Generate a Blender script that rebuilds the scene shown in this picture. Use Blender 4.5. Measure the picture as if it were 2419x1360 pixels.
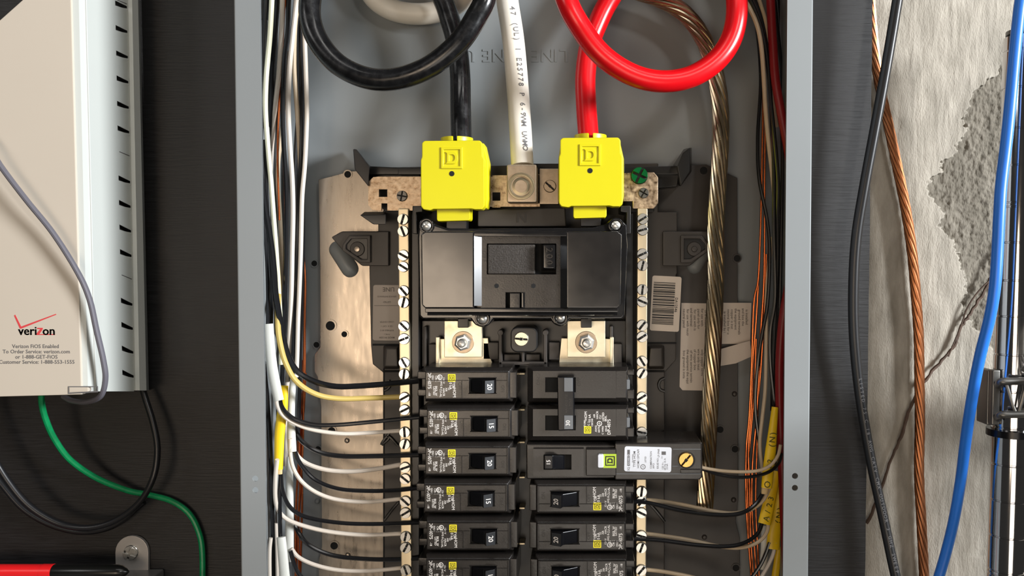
import bpy, bmesh, math, random
from mathutils import Vector, Matrix, noise
random.seed(7)
S = bpy.context.scene
COL = S.collection
for o in list(bpy.data.objects):
    bpy.data.objects.remove(o)

# ------------------------------------------------------------------ camera, light, exposure
FPX, PX, PY = 2000.0, 1367.0, 680.0        # focal length and principal point in photograph pixels
DIST, PITCH, ZC = 0.532, math.radians(1.8), 1.5
cam = bpy.data.cameras.new('camera')
cam.sensor_width = 36.0
cam.lens = 36.0 * FPX / 2419.0
cam.shift_x = (1209.5 - PX) / 2419.0
cam.clip_start = 0.01
camo = bpy.data.objects.new('camera', cam)
camo.location = (0, -DIST, ZC)
camo.rotation_euler = (math.pi / 2 - PITCH, 0, 0)
COL.objects.link(camo)
S.camera = camo

wd = bpy.data.worlds.new('basement_air')
wd.use_nodes = True
wd.node_tree.nodes['Background'].inputs[0].default_value = (1.0, 0.97, 0.93, 1)
wd.node_tree.nodes['Background'].inputs[1].default_value = 0.035
S.world = wd

def area(name, loc, target, size, power, col):
    l = bpy.data.lights.new(name, 'AREA')
    l.shape = 'DISK'
    l.size = size
    l.energy = power
    l.color = col
    o = bpy.data.objects.new(name, l)
    o.location = loc
    o.rotation_euler = (Vector(target) - Vector(loc)).to_track_quat('-Z', 'Y').to_euler()
    COL.objects.link(o)
    return o
area('ceiling_lamp', (0.90, -1.85, ZC + 0.88), (0, 0.05, ZC), 0.22, 6.0, (1.0, 0.97, 0.92))
tube = area('overhead_streak_light', (0.25, -0.95, ZC + 1.30), (0.05, 0.05, ZC), 1.5, 5.0, (1.0, 0.97, 0.93))  # overhead light; its long tube form is made up to streak top edges
tube.data.shape = 'RECTANGLE'
tube.data.size_y = 0.14
area('side_lamp', (1.85, -1.00, ZC + 0.36), (0.1, 0.05, ZC), 0.55, 104, (0.95, 0.985, 1.02))
area('ceiling_lamp', (-1.30, -1.20, ZC + 0.70), (-0.15, 0.05, ZC), 0.45, 3, (1.0, 0.98, 0.96))
area('warm_fill', (-0.56, -2.1, ZC - 0.24), (-0.1, 0.05, ZC - 0.05), 0.75, 8.5, (1.0, 0.80, 0.60))
area('warm_fill', (0.16, -1.7, ZC - 0.60), (0.0, 0.05, ZC - 0.05), 0.75, 3.6, (1.0, 0.90, 0.78))  # added fill in place of floor bounce, brightens right bar and undersides

S.view_settings.view_transform = 'Standard'
S.view_settings.look = 'None'
S.view_settings.exposure = 0.0
S.view_settings.gamma = 1.0
S.view_settings.use_curve_mapping = False

# ------------------------------------------------------------------ pixel -> place
def W(px, py, Y):
    sx, sy = (px - PX) / FPX, (PY - py) / FPX
    dy = math.cos(PITCH) + sy * math.sin(PITCH)
    dz = -math.sin(PITCH) + sy * math.cos(PITCH)
    t = (Y + DIST) / dy
    return Vector((sx * t, Y, ZC + dz * t))
def SC(Y):
    return (Y + DIST) / FPX

# ------------------------------------------------------------------ materials
def lin(c):
    return tuple(((x / 255) / 12.92 if x / 255 <= .04045 else ((x / 255 + .055) / 1.055) ** 2.4) for x in c)
MATS = {}
def mat(name, rgb, rough=.5, metal=0., var=0., scale=40., stretch=(1, 1, 1), bump=0., rgb2=None, coat=0., rvar=0., spec=.5, bscale=None, sss=0, emis=None):
    m = bpy.data.materials.new(name)
    m.use_nodes = True
    nt = m.node_tree
    b = nt.nodes['Principled BSDF']
    b.inputs['Roughness'].default_value = rough
    b.inputs['Metallic'].default_value = metal
    b.inputs['Specular IOR Level'].default_value = spec
    if coat:
        b.inputs['Coat Weight'].default_value = coat
        b.inputs['Coat Roughness'].default_value = .12
    c = lin(rgb)
    b.inputs['Base Color'].default_value = (*c, 1)
    if var or rgb2 or bump or rvar:
        tc = nt.nodes.new('ShaderNodeTexCoord')
        mp = nt.nodes.new('ShaderNodeMapping')
        mp.inputs['Scale'].default_value = stretch
        nt.links.new(tc.outputs['Object'], mp.inputs[0])
        n = nt.nodes.new('ShaderNodeTexNoise')
        n.inputs['Scale'].default_value = scale
        n.inputs['Detail'].default_value = 6
        n.inputs['Roughness'].default_value = .62
        nt.links.new(mp.outputs[0], n.inputs['Vector'])
        r = nt.nodes.new('ShaderNodeValToRGB')
        r.color_ramp.elements[0].position = .32
        r.color_ramp.elements[1].position = .68
        if rgb2:
            c2 = lin(rgb2)
            r.color_ramp.elements[0].color = (*c2, 1)
            r.color_ramp.elements[1].color = (*c, 1)
        else:
            r.color_ramp.elements[0].color = (*[x * (1 - var) for x in c], 1)
            r.color_ramp.elements[1].color = (*[min(1, x * (1 + var)) for x in c], 1)
        nt.links.new(n.outputs[0], r.inputs[0])
        nt.links.new(r.outputs[0], b.inputs['Base Color'])
        if rvar:
            mr = nt.nodes.new('ShaderNodeMapRange')
            mr.inputs[1].default_value = .3
            mr.inputs[2].default_value = .7
            mr.inputs[3].default_value = max(.02, rough - rvar)
            mr.inputs[4].default_value = min(1, rough + rvar)
            nt.links.new(n.outputs[0], mr.inputs[0])
            nt.links.new(mr.outputs[0], b.inputs['Roughness'])
        if bump:
            bn = n
            if bscale:
                bn = nt.nodes.new('ShaderNodeTexNoise')
                bn.inputs['Scale'].default_value = bscale
                bn.inputs['Detail'].default_value = 4
                nt.links.new(mp.outputs[0], bn.inputs['Vector'])
            bp = nt.nodes.new('ShaderNodeBump')
            bp.inputs['Strength'].default_value = min(1., bump)
            bp.inputs['Distance'].default_value = .001
            nt.links.new(bn.outputs[0], bp.inputs['Height'])
            nt.links.new(bp.outputs[0], b.inputs['Normal'])
    MATS[name] = m
    return m
M = MATS
mat('concrete', (172, 165, 153), .95, 0, scale=30, stretch=(2.6, 1, .8), rgb2=(134, 128, 117), bump=.6, bscale=500, spec=.2)
mat('black_plywood', (23, 22, 23), .46, 0, scale=30, stretch=(1.6, 1, 26), rgb2=(8, 7, 8), bump=.26, rvar=.07, spec=.55)
mat('plywood_edge', (92, 78, 60), .8, 0, scale=60, stretch=(30, 30, 1), var=.3)
mat('panel_paint', (130, 134, 135), .42, 0, var=.03, scale=5, spec=.45)
mat('galvanised', (166, 156, 144), .31, .85, scale=70, stretch=(3, 1, .6), var=.12, rvar=.08)
mat('dark_plastic', (56, 51, 47), .42, 0, var=.08, scale=60, spec=.45)
mat('black_plastic', (26, 25, 25), .32, 0, var=.08, scale=60, spec=.5)
mat('breaker_plastic', (35, 32, 30), .24, 0, var=.1, scale=80, bump=.04, bscale=900, spec=.5, rvar=.06)
mat('gloss_black', (24, 23, 23), .13, 0, spec=.6, rvar=.05, scale=50)
mat('grain_black', (50, 45, 41), .42, 0, scale=900, var=.35, bump=.5)
mat('toggle_cap', (46, 47, 49), .34, 0)
mat('glossy_face', (27, 25, 24), .19, 0, spec=.9, rvar=.09, scale=14, var=.1)
mat('bay_black', (30, 30, 31), .22, 0, spec=.8)
mat('handle_grey', (98, 100, 102), .4, 0, var=.05, scale=60)
mat('handle_black', (13, 13, 16), .26, 0, spec=.35)
mat('yellow_plastic', (206, 195, 3), .38, 0, var=.02, scale=20)
mat('zinc_gold', (222, 200, 172), .36, .85, scale=330, rgb2=(142, 118, 94), rvar=.12, bump=.1)
mat('tin_bar', (226, 210, 178), .38, .88, scale=60, stretch=(1, 1, .15), var=.10, rvar=.06)
mat('tin_plate', (232, 222, 196), .36, .86, scale=120, var=.1, rvar=.08)
mat('screw_zinc', (220, 218, 212), .28, .85, var=.1, scale=300)
mat('slot_dark', (16, 15, 14), .5, .4)
mat('lug_alloy', (176, 158, 136), .36, .85, var=.12, scale=160)
mat('lug_screw', (150, 138, 112), .33, .85, var=.08, scale=100)
mat('green_screw', (10, 104, 52), .25, .55)
mat('brass', (236, 186, 104), .3, .7, var=.12, scale=300)
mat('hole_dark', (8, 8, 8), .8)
mat('cable_black', (19, 19, 20), .24, 0, scale=160, var=.35, rvar=.1, spec=.55)
mat('cable_red', (206, 10, 20), .27, 0, var=.05, scale=30, spec=.5)
mat('red_jacket', (128, 8, 16), .42, 0, var=.05, scale=30)
mat('cable_white', (226, 218, 204), .42, 0, var=.04, scale=40)
mat('wire_black', (22, 22, 24), .2, 0, spec=.6)
mat('wire_white', (212, 201, 188), .34, 0, var=.03, scale=40)
mat('wire_tan', (198, 178, 150), .36, 0, var=.05, scale=40)
mat('wire_ivory', (220, 217, 188), .34, 0, var=.03, scale=30)
mat('wire_yellow', (196, 170, 96), .36, 0, var=.05, scale=30)
mat('sheath_white', (214, 214, 206), .45, 0, var=.04, scale=30, bump=.1)
mat('sheath_yellow', (246, 204, 20), .42, 0, var=.06, scale=30, bump=.15)
mat('paper_tan', (206, 178, 128), .8, 0, var=.1, scale=60)
mat('copper', (206, 110, 62), .26, 1., var=.2, scale=80)
mat('copper_dull', (146, 94, 62), .34, .95, var=.22, scale=60)
mat('tinned', (196, 180, 152), .24, 1., var=.25, scale=50)
mat('blue_jacket', (38, 112, 208), .36, 0, var=.06, scale=30, bump=.1)
mat('grey_jacket', (96, 94, 102), .4, 0)
mat('green_wire', (6, 128, 74), .3, 0, var=.25, scale=120)
mat('coax_black', (24, 24, 26), .34, 0, spec=.5)
mat('beige_cover', (194, 183, 168), .5, 0, var=.015, scale=9)
mat('white_shell', (186, 189, 184), .42, 0, var=.015, scale=9)
mat('label_white', (214, 216, 222), .45, 0)
mat('label_dull', (206, 192, 178), .5, 0, var=.03, scale=40)
mat('label_clear', (150, 138, 127), .42, 0, var=.03, scale=40)
mat('print_black', (24, 22, 24), .6, 0)
mat('print_grey', (96, 94, 94), .6, 0)
mat('print_faint', (88, 79, 72), .6, 0)
mat('print_white', (226, 220, 214), .6, 0)
mat('print_red', (206, 62, 66), .6, 0)
mat('print_yellow', (240, 222, 40), .5, 0)
mat('print_olive', (90, 84, 10), .6, 0)
mat('label_green', (176, 200, 56), .5, 0)
mat('steel_box', (128, 126, 124), .38, .5, scale=40, stretch=(1, 1, 6), var=.2, rvar=.1)
mat('steel_tab', (176, 171, 166), .4, .35, var=.06, scale=50)
mat('marker_red', (226, 28, 32), .32, 0)
mat('marker_black', (18, 18, 17), .26, 0)
mat('chrome', (206, 204, 204), .09, 1.)
mat('shelf_grey', (110, 108, 104), .36, .75, var=.06, scale=40)
mat('dead_twig', (74, 56, 44), .8, 0, var=.3, scale=90)

# ------------------------------------------------------------------ mesh building
def fontmesh(s, cache={}):
    if s not in cache:
        cu = bpy.data.curves.new('t', 'FONT')
        cu.body = s
        cu.size = 1.0
        cu.resolution_u = 2
        cu.offset = .012
        cu.align_x = 'CENTER'
        cu.align_y = 'CENTER'
        ob = bpy.data.objects.new('t', cu)
        me = bpy.data.meshes.new_from_object(ob)
        cache[s] = ([tuple(v.co[:2]) for v in me.vertices], [tuple(p.vertices) for p in me.polygons])
        bpy.data.objects.remove(ob)
        bpy.data.meshes.remove(me)
        bpy.data.curves.remove(cu)
    return cache[s]

def origin_of(o):
    v = Vector((0, 0, 0))
    while o:
        v = v + o.location
        o = o.parent
    return v

class MB:
    def __init__(s):
        s.v, s.f, s.m, s.mi = [], [], [], 0
    def add(s, vs, fs):
        n = len(s.v)
        s.v += [Vector(x) for x in vs]
        s.f += [tuple(i + n for i in f) for f in fs]
        s.m += [s.mi] * len(fs)
        return s
    def prism(s, pts, y0, y1, inset=0):
        n = len(pts)
        c = [sum(p[0] for p in pts) / n, sum(p[1] for p in pts) / n]
        vs = [(p[0], y0, p[1]) for p in pts] + [(p[0], y1, p[1]) for p in pts]
        fs = [tuple(range(n)), tuple(range(2 * n - 1, n - 1, -1))] + [(i, i + n, (i + 1) % n + n, (i + 1) % n) for i in range(n)]
        return s.add(vs, fs)
    def pp(s, px, Y0, Y1):
        q = [W(a, b, Y0) for a, b in px]
        return s.prism([(p.x, p.z) for p in q], Y0, Y1)
    def box(s, a, b, c, d, Y0, Y1):
        return s.pp([(a, b), (c, b), (c, d), (a, d)], Y0, Y1)
    def taper(s, px0, Y0, px1, Y1):
        n = len(px0)
        vs = [W(a, b, Y0) for a, b in px0] + [W(a, b, Y1) for a, b in px1]
        fs = [tuple(range(n)), tuple(range(2 * n - 1, n - 1, -1))] + [(i, i + n, (i + 1) % n + n, (i + 1) % n) for i in range(n)]
        return s.add(vs, fs)
    def rbox(s, x0, z0, x1, z1, y0, y1):
        return s.prism([(x0, z0), (x1, z0), (x1, z1), (x0, z1)], y0, y1)
    def lathe(s, c, prof, seg=20, a0=0, sides=None):
        c = Vector(c)
        seg = sides or seg
        vs, fs = [], []
        for r, y in prof:
            for k in range(seg):
                a = a0 + 2 * math.pi * k / seg
                vs.append((c.x + r * math.cos(a), c.y + y, c.z + r * math.sin(a)))
        for j in range(len(prof) - 1):
            for k in range(seg):
                fs.append((j * seg + k, j * seg + (k + 1) % seg, (j + 1) * seg + (k + 1) % seg, (j + 1) * seg + k))
        fs.append(tuple(range(seg)))
        fs.append(tuple(range(len(prof) * seg - 1, (len(prof) - 1) * seg - 1, -1)))
        return s.add(vs, fs)
    def ring(s, outer, inner, y0, y1):
        n = len(outer)
        vs = [(p[0], y0, p[1]) for p in outer] + [(p[0], y0, p[1]) for p in inner] + [(p[0], y1, p[1]) for p in outer] + [(p[0], y1, p[1]) for p in inner]
        fs = []
        for i in range(n):
            j = (i + 1) % n
            fs += [(i, j, n + j, n + i), (2 * n + i, 3 * n + i, 3 * n + j, 2 * n + j), (i, 2 * n + i, 2 * n + j, j), (n + i, n + j, 3 * n + j, 3 * n + i)]
        return s.add(vs, fs)
    def sweep(s, pts, frames, ra, rb, seg):
        vs, fs = [], []
        n = len(pts)
        for i in range(n):
            N, B = frames[i]
            for k in range(seg):
                a = 2 * math.pi * k / seg
                vs.append(pts[i] + N * (ra[i] * math.cos(a)) + B * (rb[i] * math.sin(a)))
        for i in range(n - 1):
            for k in range(seg):
                fs.append((i * seg + k, i * seg + (k + 1) % seg, (i + 1) * seg + (k + 1) % seg, (i + 1) * seg + k))
        fs.append(tuple(range(seg - 1, -1, -1)))
        fs.append(tuple(range((n - 1) * seg, n * seg)))
        return s.add(vs, fs)
    def tube(s, pts, r, seg=10):
        rr = r if isinstance(r, list) else [r] * len(pts)
        return s.sweep(pts, frames(pts), rr, rr, seg)
    def text(s, st, px, py, Y, size, rot=0, sx=1.0):
        """flat print on a face that looks along -Y; size in pixels at that depth"""
        vs, fs = fontmesh(st)
        c = W(px, py, Y)
        k = size * SC(Y)
        a = math.radians(rot)
        ca, sa = math.cos(a), math.sin(a)
        return s.add([(c.x + k * (x * sx * ca - y * sa), Y, c.z + k * (x * sx * sa + y * ca)) for x, y in vs], fs)
    def ltext(s, st, x, z, y, k, rot=0, sx=1.0):
        vs, fs = fontmesh(st)
        a = math.radians(rot)
        ca, sa = math.cos(a), math.sin(a)
        return s.add([(x + k * (u * sx * ca - v * sa), y, z + k * (u * sx * sa + v * ca)) for u, v in vs], fs)
    def build(s, name, mats, parent=None, bevel=0, seg=2, smooth=35, origin=None, loc=None):
        if isinstance(mats, str):
            mats = [mats]
        if origin is None:
            if parent:
                origin = origin_of(parent)
            else:
                lo = Vector([min(v[i] for v in s.v) for i in range(3)])
                hi = Vector([max(v[i] for v in s.v) for i in range(3)])
                origin = (lo + hi) / 2
        me = bpy.data.meshes.new(name)
        me.from_pydata([v - origin for v in s.v], [], s.f)
        for m in mats:
            me.materials.append(M[m])
        me.polygons.foreach_set('material_index', s.m)
        bm = bmesh.new()
        bm.from_mesh(me)
        bmesh.ops.recalc_face_normals(bm, faces=bm.faces)
        if bevel:
            es = [e for e in bm.edges if len(e.link_faces) == 2 and e.calc_face_angle(0) > .45]
            bmesh.ops.bevel(bm, geom=es, offset=bevel, segments=seg, profile=.5, affect='EDGES', clamp_overlap=True)
        for f in bm.faces:
            f.smooth = bool(smooth)
        bm.to_mesh(me)
        bm.free()
        if smooth:
            me.set_sharp_from_angle(angle=math.radians(smooth))
        o = bpy.data.objects.new(name, me)
        COL.objects.link(o)
        if bevel:
            wn = o.modifiers.new('face_normals', 'WEIGHTED_NORMAL')
            wn.keep_sharp = True
            wn.weight = 100
        if parent:
            o.parent = parent
            if loc is not None:
                o.location = loc
        else:
            o.location = origin
        return o

def frames(pts):
    n = len(pts)
    T = [(pts[min(i + 1, n - 1)] - pts[max(i - 1, 0)]).normalized() for i in range(n)]
    ref = Vector((0, 1, 0)) if abs(T[0].y) < .9 else Vector((1, 0, 0))
    N = T[0].cross(ref).normalized()
    out = []
    for i in range(n):
        N = (N - T[i] * N.dot(T[i])).normalized()
        out.append((N, T[i].cross(N).normalized()))
    return out
def flatframes(pts):
    n = len(pts)
    out = []
    for i in range(n):
        T = (pts[min(i + 1, n - 1)] - pts[max(i - 1, 0)]).normalized()
        N = T.cross(Vector((0, 1, 0))).normalized()
        out.append((N, N.cross(T).normalized()))
    return out
def crom(P, k=7):
    P = [Vector(p) for p in P]
    if len(P) < 3:
        return [P[0].lerp(P[-1], i / k) for i in range(k + 1)]
    Q = [P[0] * 2 - P[1]] + P + [P[-1] * 2 - P[-2]]
    out = []
    for i in range(1, len(Q) - 2):
        p0, p1, p2, p3 = Q[i - 1:i + 3]
        for j in range(k):
            t = j / k
            out.append(.5 * ((2 * p1) + (p2 - p0) * t + (2 * p0 - 5 * p1 + 4 * p2 - p3) * t * t + (3 * p1 - p0 - 3 * p2 + p3) * t ** 3))
    out.append(P[-1])
    return out
def path(pp, Y=None, k=7):
    """pp: (px, py[, Y]); pixel points with depth -> smooth world path"""
    ys = []
    for p in pp:
        ys.append(p[2] if len(p) > 2 else (Y if not isinstance(Y, (list, tuple)) else None))
    if isinstance(Y, (list, tuple)):
        n = len(pp)
        ys = [Y[0] + (Y[1] - Y[0]) * i / (n - 1) for i in range(n)]
    return crom([W(p[0], p[1], y) for p, y in zip(pp, ys)], k)

def tag(o, label, cat, group=None, kind=None):
    if label: o['label'] = label
    if cat: o['category'] = cat
    if group: o['group'] = group
    if kind: o['kind'] = kind
    return o
def thing(name, loc, label, cat, group=None):
    o = bpy.data.objects.new(name, None)
    o.empty_display_size = .01
    o.location = loc
    COL.objects.link(o)
    return tag(o, label, cat, group)
def dup(root, loc, rot=0, sx=1.0, label=None):
    r = root.copy()
    COL.objects.link(r)
    r.location = loc
    r.rotation_euler = (0, rot, 0)
    r.scale = (sx, 1, 1)
    if label: r['label'] = label
    for ch in list(root.children):
        c = ch.copy()
        COL.objects.link(c)
        c.parent = r
        for g in list(ch.children):
            d = g.copy()
            COL.objects.link(d)
            d.parent = c
    return r
def circ(cx, cz, r, n=20, a0=0):
    return [(cx + r * math.cos(a0 + 2 * math.pi * i / n), cz + r * math.sin(a0 + 2 * math.pi * i / n)) for i in range(n)]
def rrect(x0, z0, x1, z1, r, n=4):
    out = []
    for cx, cz, a in ((x1 - r, z1 - r, 0), (x0 + r, z1 - r, 90), (x0 + r, z0 + r, 180), (x1 - r, z0 + r, 270)):
        for i in range(n + 1):
            t = math.radians(a + 90 * i / n)
            out.append((cx + r * math.cos(t), cz + r * math.sin(t)))
    return out
def prr(a, b, c, d, r, n=4):
    return rrect(a, b, c, d, r, n)          # the same, in pixels
def rot2(pts, c, deg):
    a = math.radians(deg)
    return [(c[0] + (x - c[0]) * math.cos(a) - (y - c[1]) * math.sin(a), c[1] + (x - c[0]) * math.sin(a) + (y - c[1]) * math.cos(a)) for x, y in pts]
def dring(mb, cx, cz, s, y0, y1, deg, parts='sd'):
    """squared letter D emblem: outer square ring and inner D ring"""
    if 's' in parts:
        o = [(cx - s, cz - s), (cx + s, cz - s), (cx + s, cz + s), (cx - s, cz + s)]
        i = [(cx + (x - cx) * .78, cz + (z - cz) * .78) for x, z in o]
        mb.ring(rot2(o, (cx, cz), deg), rot2(i, (cx, cz), deg), y0, y1)
    if 'd' in parts:
        k = s * .56
        o = [(-1.1, -1), (.45, -1), (.85, -.75), (1, -.3), (1, .3), (.85, .75), (.45, 1), (-1.1, 1), (-.8, .72), (-.8, -.72)]
        i = [(-.42, -.55), (.2, -.55), (.42, -.4), (.52, -.15), (.52, .15), (.42, .4), (.2, .55), (-.42, .55), (-.42, .3), (-.42, -.3)]
        mb.ring(rot2([(cx + x * k, cz + z * k) for x, z in o], (cx, cz), deg), rot2([(cx + x * k, cz + z * k) for x, z in i], (cx, cz), deg), y0, y1)

# ================================================================== THE SETTING
def concrete_wall():
    YW = .111
    x0, x1 = W(2030, 600, YW).x, W(2480, 600, YW).x
    z0, z1 = W(1200, 1420, YW).z, W(1200, -60, YW).z
    nx, nz = 260, 700
    xs = [-2.5, -1.2, x0 - .002] + [x0 + (x1 - x0) * i / nx for i in range(nx + 1)] + [x1 + .4, 2.5]
    zs = [0.0, .6, z0 - .002] + [z0 + (z1 - z0) * i / nz for i in range(nz + 1)] + [z1 + .3, 2.6]
    edge = [(-80, 2420), (70, 2395), (150, 2368), (200, 2330), (235, 2290), (300, 2276), (350, 2256), (410, 2215), (440, 2200), (480, 2214), (560, 2248), (620, 2262), (680, 2268), (740, 2276), (800, 2330), (870, 2420)]
    def inside(px, py):
        for (a, xa), (b, xb) in zip(edge, edge[1:]):
            if a <= py <= b:
                e = xa + (xb - xa) * (py - a) / (b - a)
                e += 22 * noise.noise((py * .025, 1.7, 0)) + 14 * noise.noise((py * .07, 5.7, px * .03)) + 9 * noise.noise((py * .2, 2.7, px * .1))
                return px - e
        return -60
    s = SC(YW)
    vs = []
    spall = []
    for z in zs:
        for x in xs:
            y = YW
            k = 0
            if x0 <= x <= x1 and z0 <= z <= z1:
                px = PX + (x) / s
                py = 618 - (z - ZC) / s
                p = Vector((x, 0, z))
                y += .00028 * noise.fractal(Vector((x * 260, 0, z * 40)), 1, 2, 4)
                y += .0008 * noise.noise(p * 18)
                d = inside(px, py)
                k = max(0, min(1, (d + 2) / 5))
                if k > 0:
                    y += k * (.0030 + .0016 * noise.noise(p * 60) + .0011 * noise.fractal(p * 210, .8, 2, 5))
                v = noise.noise(p * 60)
                if v > .62:
                    y += .003 * (v - .62)
            vs.append((x, y, z))
            spall.append(k)
    n = len(xs)
    fs = [(j * n + i, j * n + i + 1, (j + 1) * n + i + 1, (j + 1) * n + i) for j in range(len(zs) - 1) for i in range(n - 1)]
    mb = MB().add(vs, fs)
    o = mb.build('wall_back', 'concrete', smooth=60)
    at = o.data.attributes.new('broken', 'FLOAT', 'POINT')
    at.data.foreach_set('value', spall)
    nt = M['concrete'].node_tree
    bs = nt.nodes['Principled BSDF']
    src = bs.inputs['Base Color'].links[0].from_socket
    an = nt.nodes.new('ShaderNodeAttribute')
    an.attribute_name = 'broken'
    mx = nt.nodes.new('ShaderNodeMix')
    mx.data_type = 'RGBA'
    mx.blend_type = 'MULTIPLY'
    mx.inputs[7].default_value = (.52, .51, .49, 1)
    nt.links.new(an.outputs['Fac'], mx.inputs[0])
    nt.links.new(src, mx.inputs[6])
    nt.links.new(mx.outputs[2], bs.inputs['Base Color'])
    tag(o, 'rough poured concrete wall with a broken spalled patch behind the post', 'wall', kind='structure')
    return o
concrete_wall()

# plywood board the equipment hangs on
YP = .0905
b = thing('plywood_board', W(1000, 700, YP), 'black painted plywood backboard behind the grey panel box and white network box', 'board')
xr = W(2062, 100, YP).x
mb = MB()
n = 60
zt, zb = W(0, -500, YP).z, W(0, 1850, YP).z
edge = [(xr - .003 + .0012 * (W(0, 680, YP).z - (zb + (zt - zb) * i / n)) * 0 + W(2064 - 16 * i2, 0, YP).x * 0, zb + (zt - zb) * i / n) for i, i2 in ((k, 0) for k in range(n + 1))]
edge = [(xr - .0017 * (1 - i / n) - .0003 * random.random(), zb + (zt - zb) * i / n) for i in range(n + 1)]
xl = W(-500, 0, YP).x
mb.prism([(xl, zt), (xl, zb)] + edge, YP, YP + .018)
mb.build('sheet', 'black_plywood', b, smooth=0)

# ================================================================== PANEL BOX
enc = thing('panel_box', W(1240, 1700, .088), 'grey painted steel load centre box holding the breakers and wires', 'electrical panel')
TOP, BOT = -270, 1760
def vline(px_top, px_bot, py):            # flange edges lean in slightly
    return px_top + (px_bot - px_top) * py / 1360.0
xL, xR = W(556, 0, 0).x, W(1917, 0, 0).x
zT, zB = W(1200, TOP, 0).z, W(1200, BOT, 0).z
mb = MB().rbox(xL, zB, xR, zT, .0875, .089)
mb.build('back_plate', 'panel_paint', enc, bevel=.0006)
for nm, x in (('side_wall', xL), ('side_wall', xR - .0015)):
    MB().rbox(x, zB, x + .0015, zT, .0012, .0875).build(nm, 'panel_paint', enc, bevel=.0005)
for nm, z in (('end_wall', zT - .0015), ('end_wall', zB)):
    MB().rbox(xL, z, xR, z + .0015, .0012, .0875).build(nm, 'panel_paint', enc, bevel=.0005)
fl = W(614, 0, 0).x
fr = W(1860, 0, 0).x
def flange(xa, xb, lip, holes):
    # a folded strip with a rounded outer fold; two small holes punched through it
    mb = MB()
    hz = sorted(h[1] for h in holes)
    cx, r = holes[0][0], .0019
    zc = [W(holes[0][2], h, 0).z for h in hz]
    cuts = [zB, min(zc) - .0038, (zc[0] + zc[1]) / 2, max(zc) + .0038, zT]
    mb.rbox(xa, cuts[0], xb, cuts[1], 0, .0012)
    mb.rbox(xa, cuts[3], xb, cuts[4], 0, .0012)
    cxw = W(holes[0][2], hz[0], 0).x
    for z, (lo, hi) in zip(sorted(zc), ((cuts[1], cuts[2]), (cuts[2], cuts[3]))):
        nn = 24
        inn = circ(cxw, z, r, nn)
        out = []
        for (px_, pz_) in inn:
            dx, dz = px_ - cxw, pz_ - z
            tx = ((xb - cxw) if dx > 0 else (xa - cxw)) / dx if abs(dx) > 1e-9 else 1e9
            tz = ((hi - z) if dz > 0 else (lo - z)) / dz if abs(dz) > 1e-9 else 1e9
            t = min(tx, tz)
            out.append((cxw + dx * t, z + dz * t))
        # snap corners
        for cxn, czn in ((xa, lo), (xa, hi), (xb, lo), (xb, hi)):
            i = min(range(nn), key=lambda q: (out[q][0] - cxn) ** 2 + (out[q][1] - czn) ** 2)
            out[i] = (cxn, czn)
        mb.ring(out, inn, 0, .0012)
    return mb.build('front_flange', 'panel_paint', enc, smooth=30)
flange(xL, fl, 1, [(0, 1130, 603), (0, 1157, 603)])
flange(fr, xR, -1, [(0, 1124, 1878), (0, 1152, 1878)])
# folded edges of the flange
for x, d in ((xL, 1), (xR, -1)):
    p = crom([Vector((x, .0012, zB)), Vector((x, .0012, (zB + zT) / 2)), Vector((x, .0012, zT))], 2)
    MB().tube(p, .0012, 10).build('folded_edge', 'panel_paint', enc)
MB().rbox(fl - .0010, zB, fl, zT, .0003, .0024).build('return_lip', 'panel_paint', enc, bevel=.0004)
MB().rbox(fr, zB, fr + .0010, zT, .0003, .0024).build('return_lip', 'panel_paint', enc, bevel=.0004)
# plugs behind the left flange holes (light comes back from bright steel behind)
# knock-out discs pressed in the left side wall
for py, r in ((100, .0155), (330, .010), (820, .012)):
    c = Vector((xL + .0015, .045, W(600, py, .045).z))
    vs, fs = [], []
    mb = MB()
    for j, (rr, hh) in enumerate(((r, 0), (r, .0012), (r - .0012, .0018), (.0001, .0018))):
        for k in range(24):
            a = 2 * math.pi * k / 24
            vs.append((c.x + hh, c.y + rr * math.cos(a), c.z + rr * math.sin(a)))
    for j in range(3):
        for k in range(24):
            fs.append((j * 24 + k, j * 24 + (k + 1) % 24, (j + 1) * 24 + (k + 1) % 24, (j + 1) * 24 + k))
    mb.add(vs, fs).build('knockout', 'panel_paint', enc)
# embossed letters, upside down, in the back plate
def emboss(st, px, py, Y, size, rot, h, name, parent, m):
    if len(st) > 1:
        a = math.radians(rot)
        w = [(.30 if ch in 'I' else .66) for ch in st]
        tot, x = sum(w), 0
        for ch, k in zip(st, w):
            off = (x + k / 2 - tot / 2) * size
            x += k
            emboss(ch, px + off * math.cos(a), py - off * math.sin(a), Y, size, rot, h, name, parent, m)
        return
    mb = MB()
    vs, fs = fontmesh(st)
    c = W(px, py, Y)
    k = size * SC(Y)
    a = math.radians(rot)
    ca, sa = math.cos(a), math.sin(a)
    P = [(c.x + k * (x * ca - y * sa), c.z + k * (x * sa + y * ca)) for x, y in vs]
    top = [(x, Y - h, z) for x, z in P]
    bot = [(x, Y, z) for x, z in P]
    n = len(P)
    cnt = {}
    for f in fs:
        for i in range(len(f)):
            e = (f[i], f[(i + 1) % len(f)])
            cnt[tuple(sorted(e))] = cnt.get(tuple(sorted(e)), []) + [e]
    F = list(fs) + [(e[0][0], e[0][0] + n, e[0][1] + n, e[0][1]) for e in cnt.values() if len(e) == 1]
    mb.add(top + bot, F)
    return mb.build(name, m, parent, smooth=0)
emboss('LINE', 1299, 130, .0875, 42, 180, .0005, 'stamped_letter', enc, 'panel_paint')
emboss('NE', 1164, 130, .0875, 42, 180, .0005, 'stamped_letter', enc, 'panel_paint')
emboss('U', 1108, 130, .0875, 42, 180, .0005, 'stamped_letter', enc, 'panel_paint')
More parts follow.
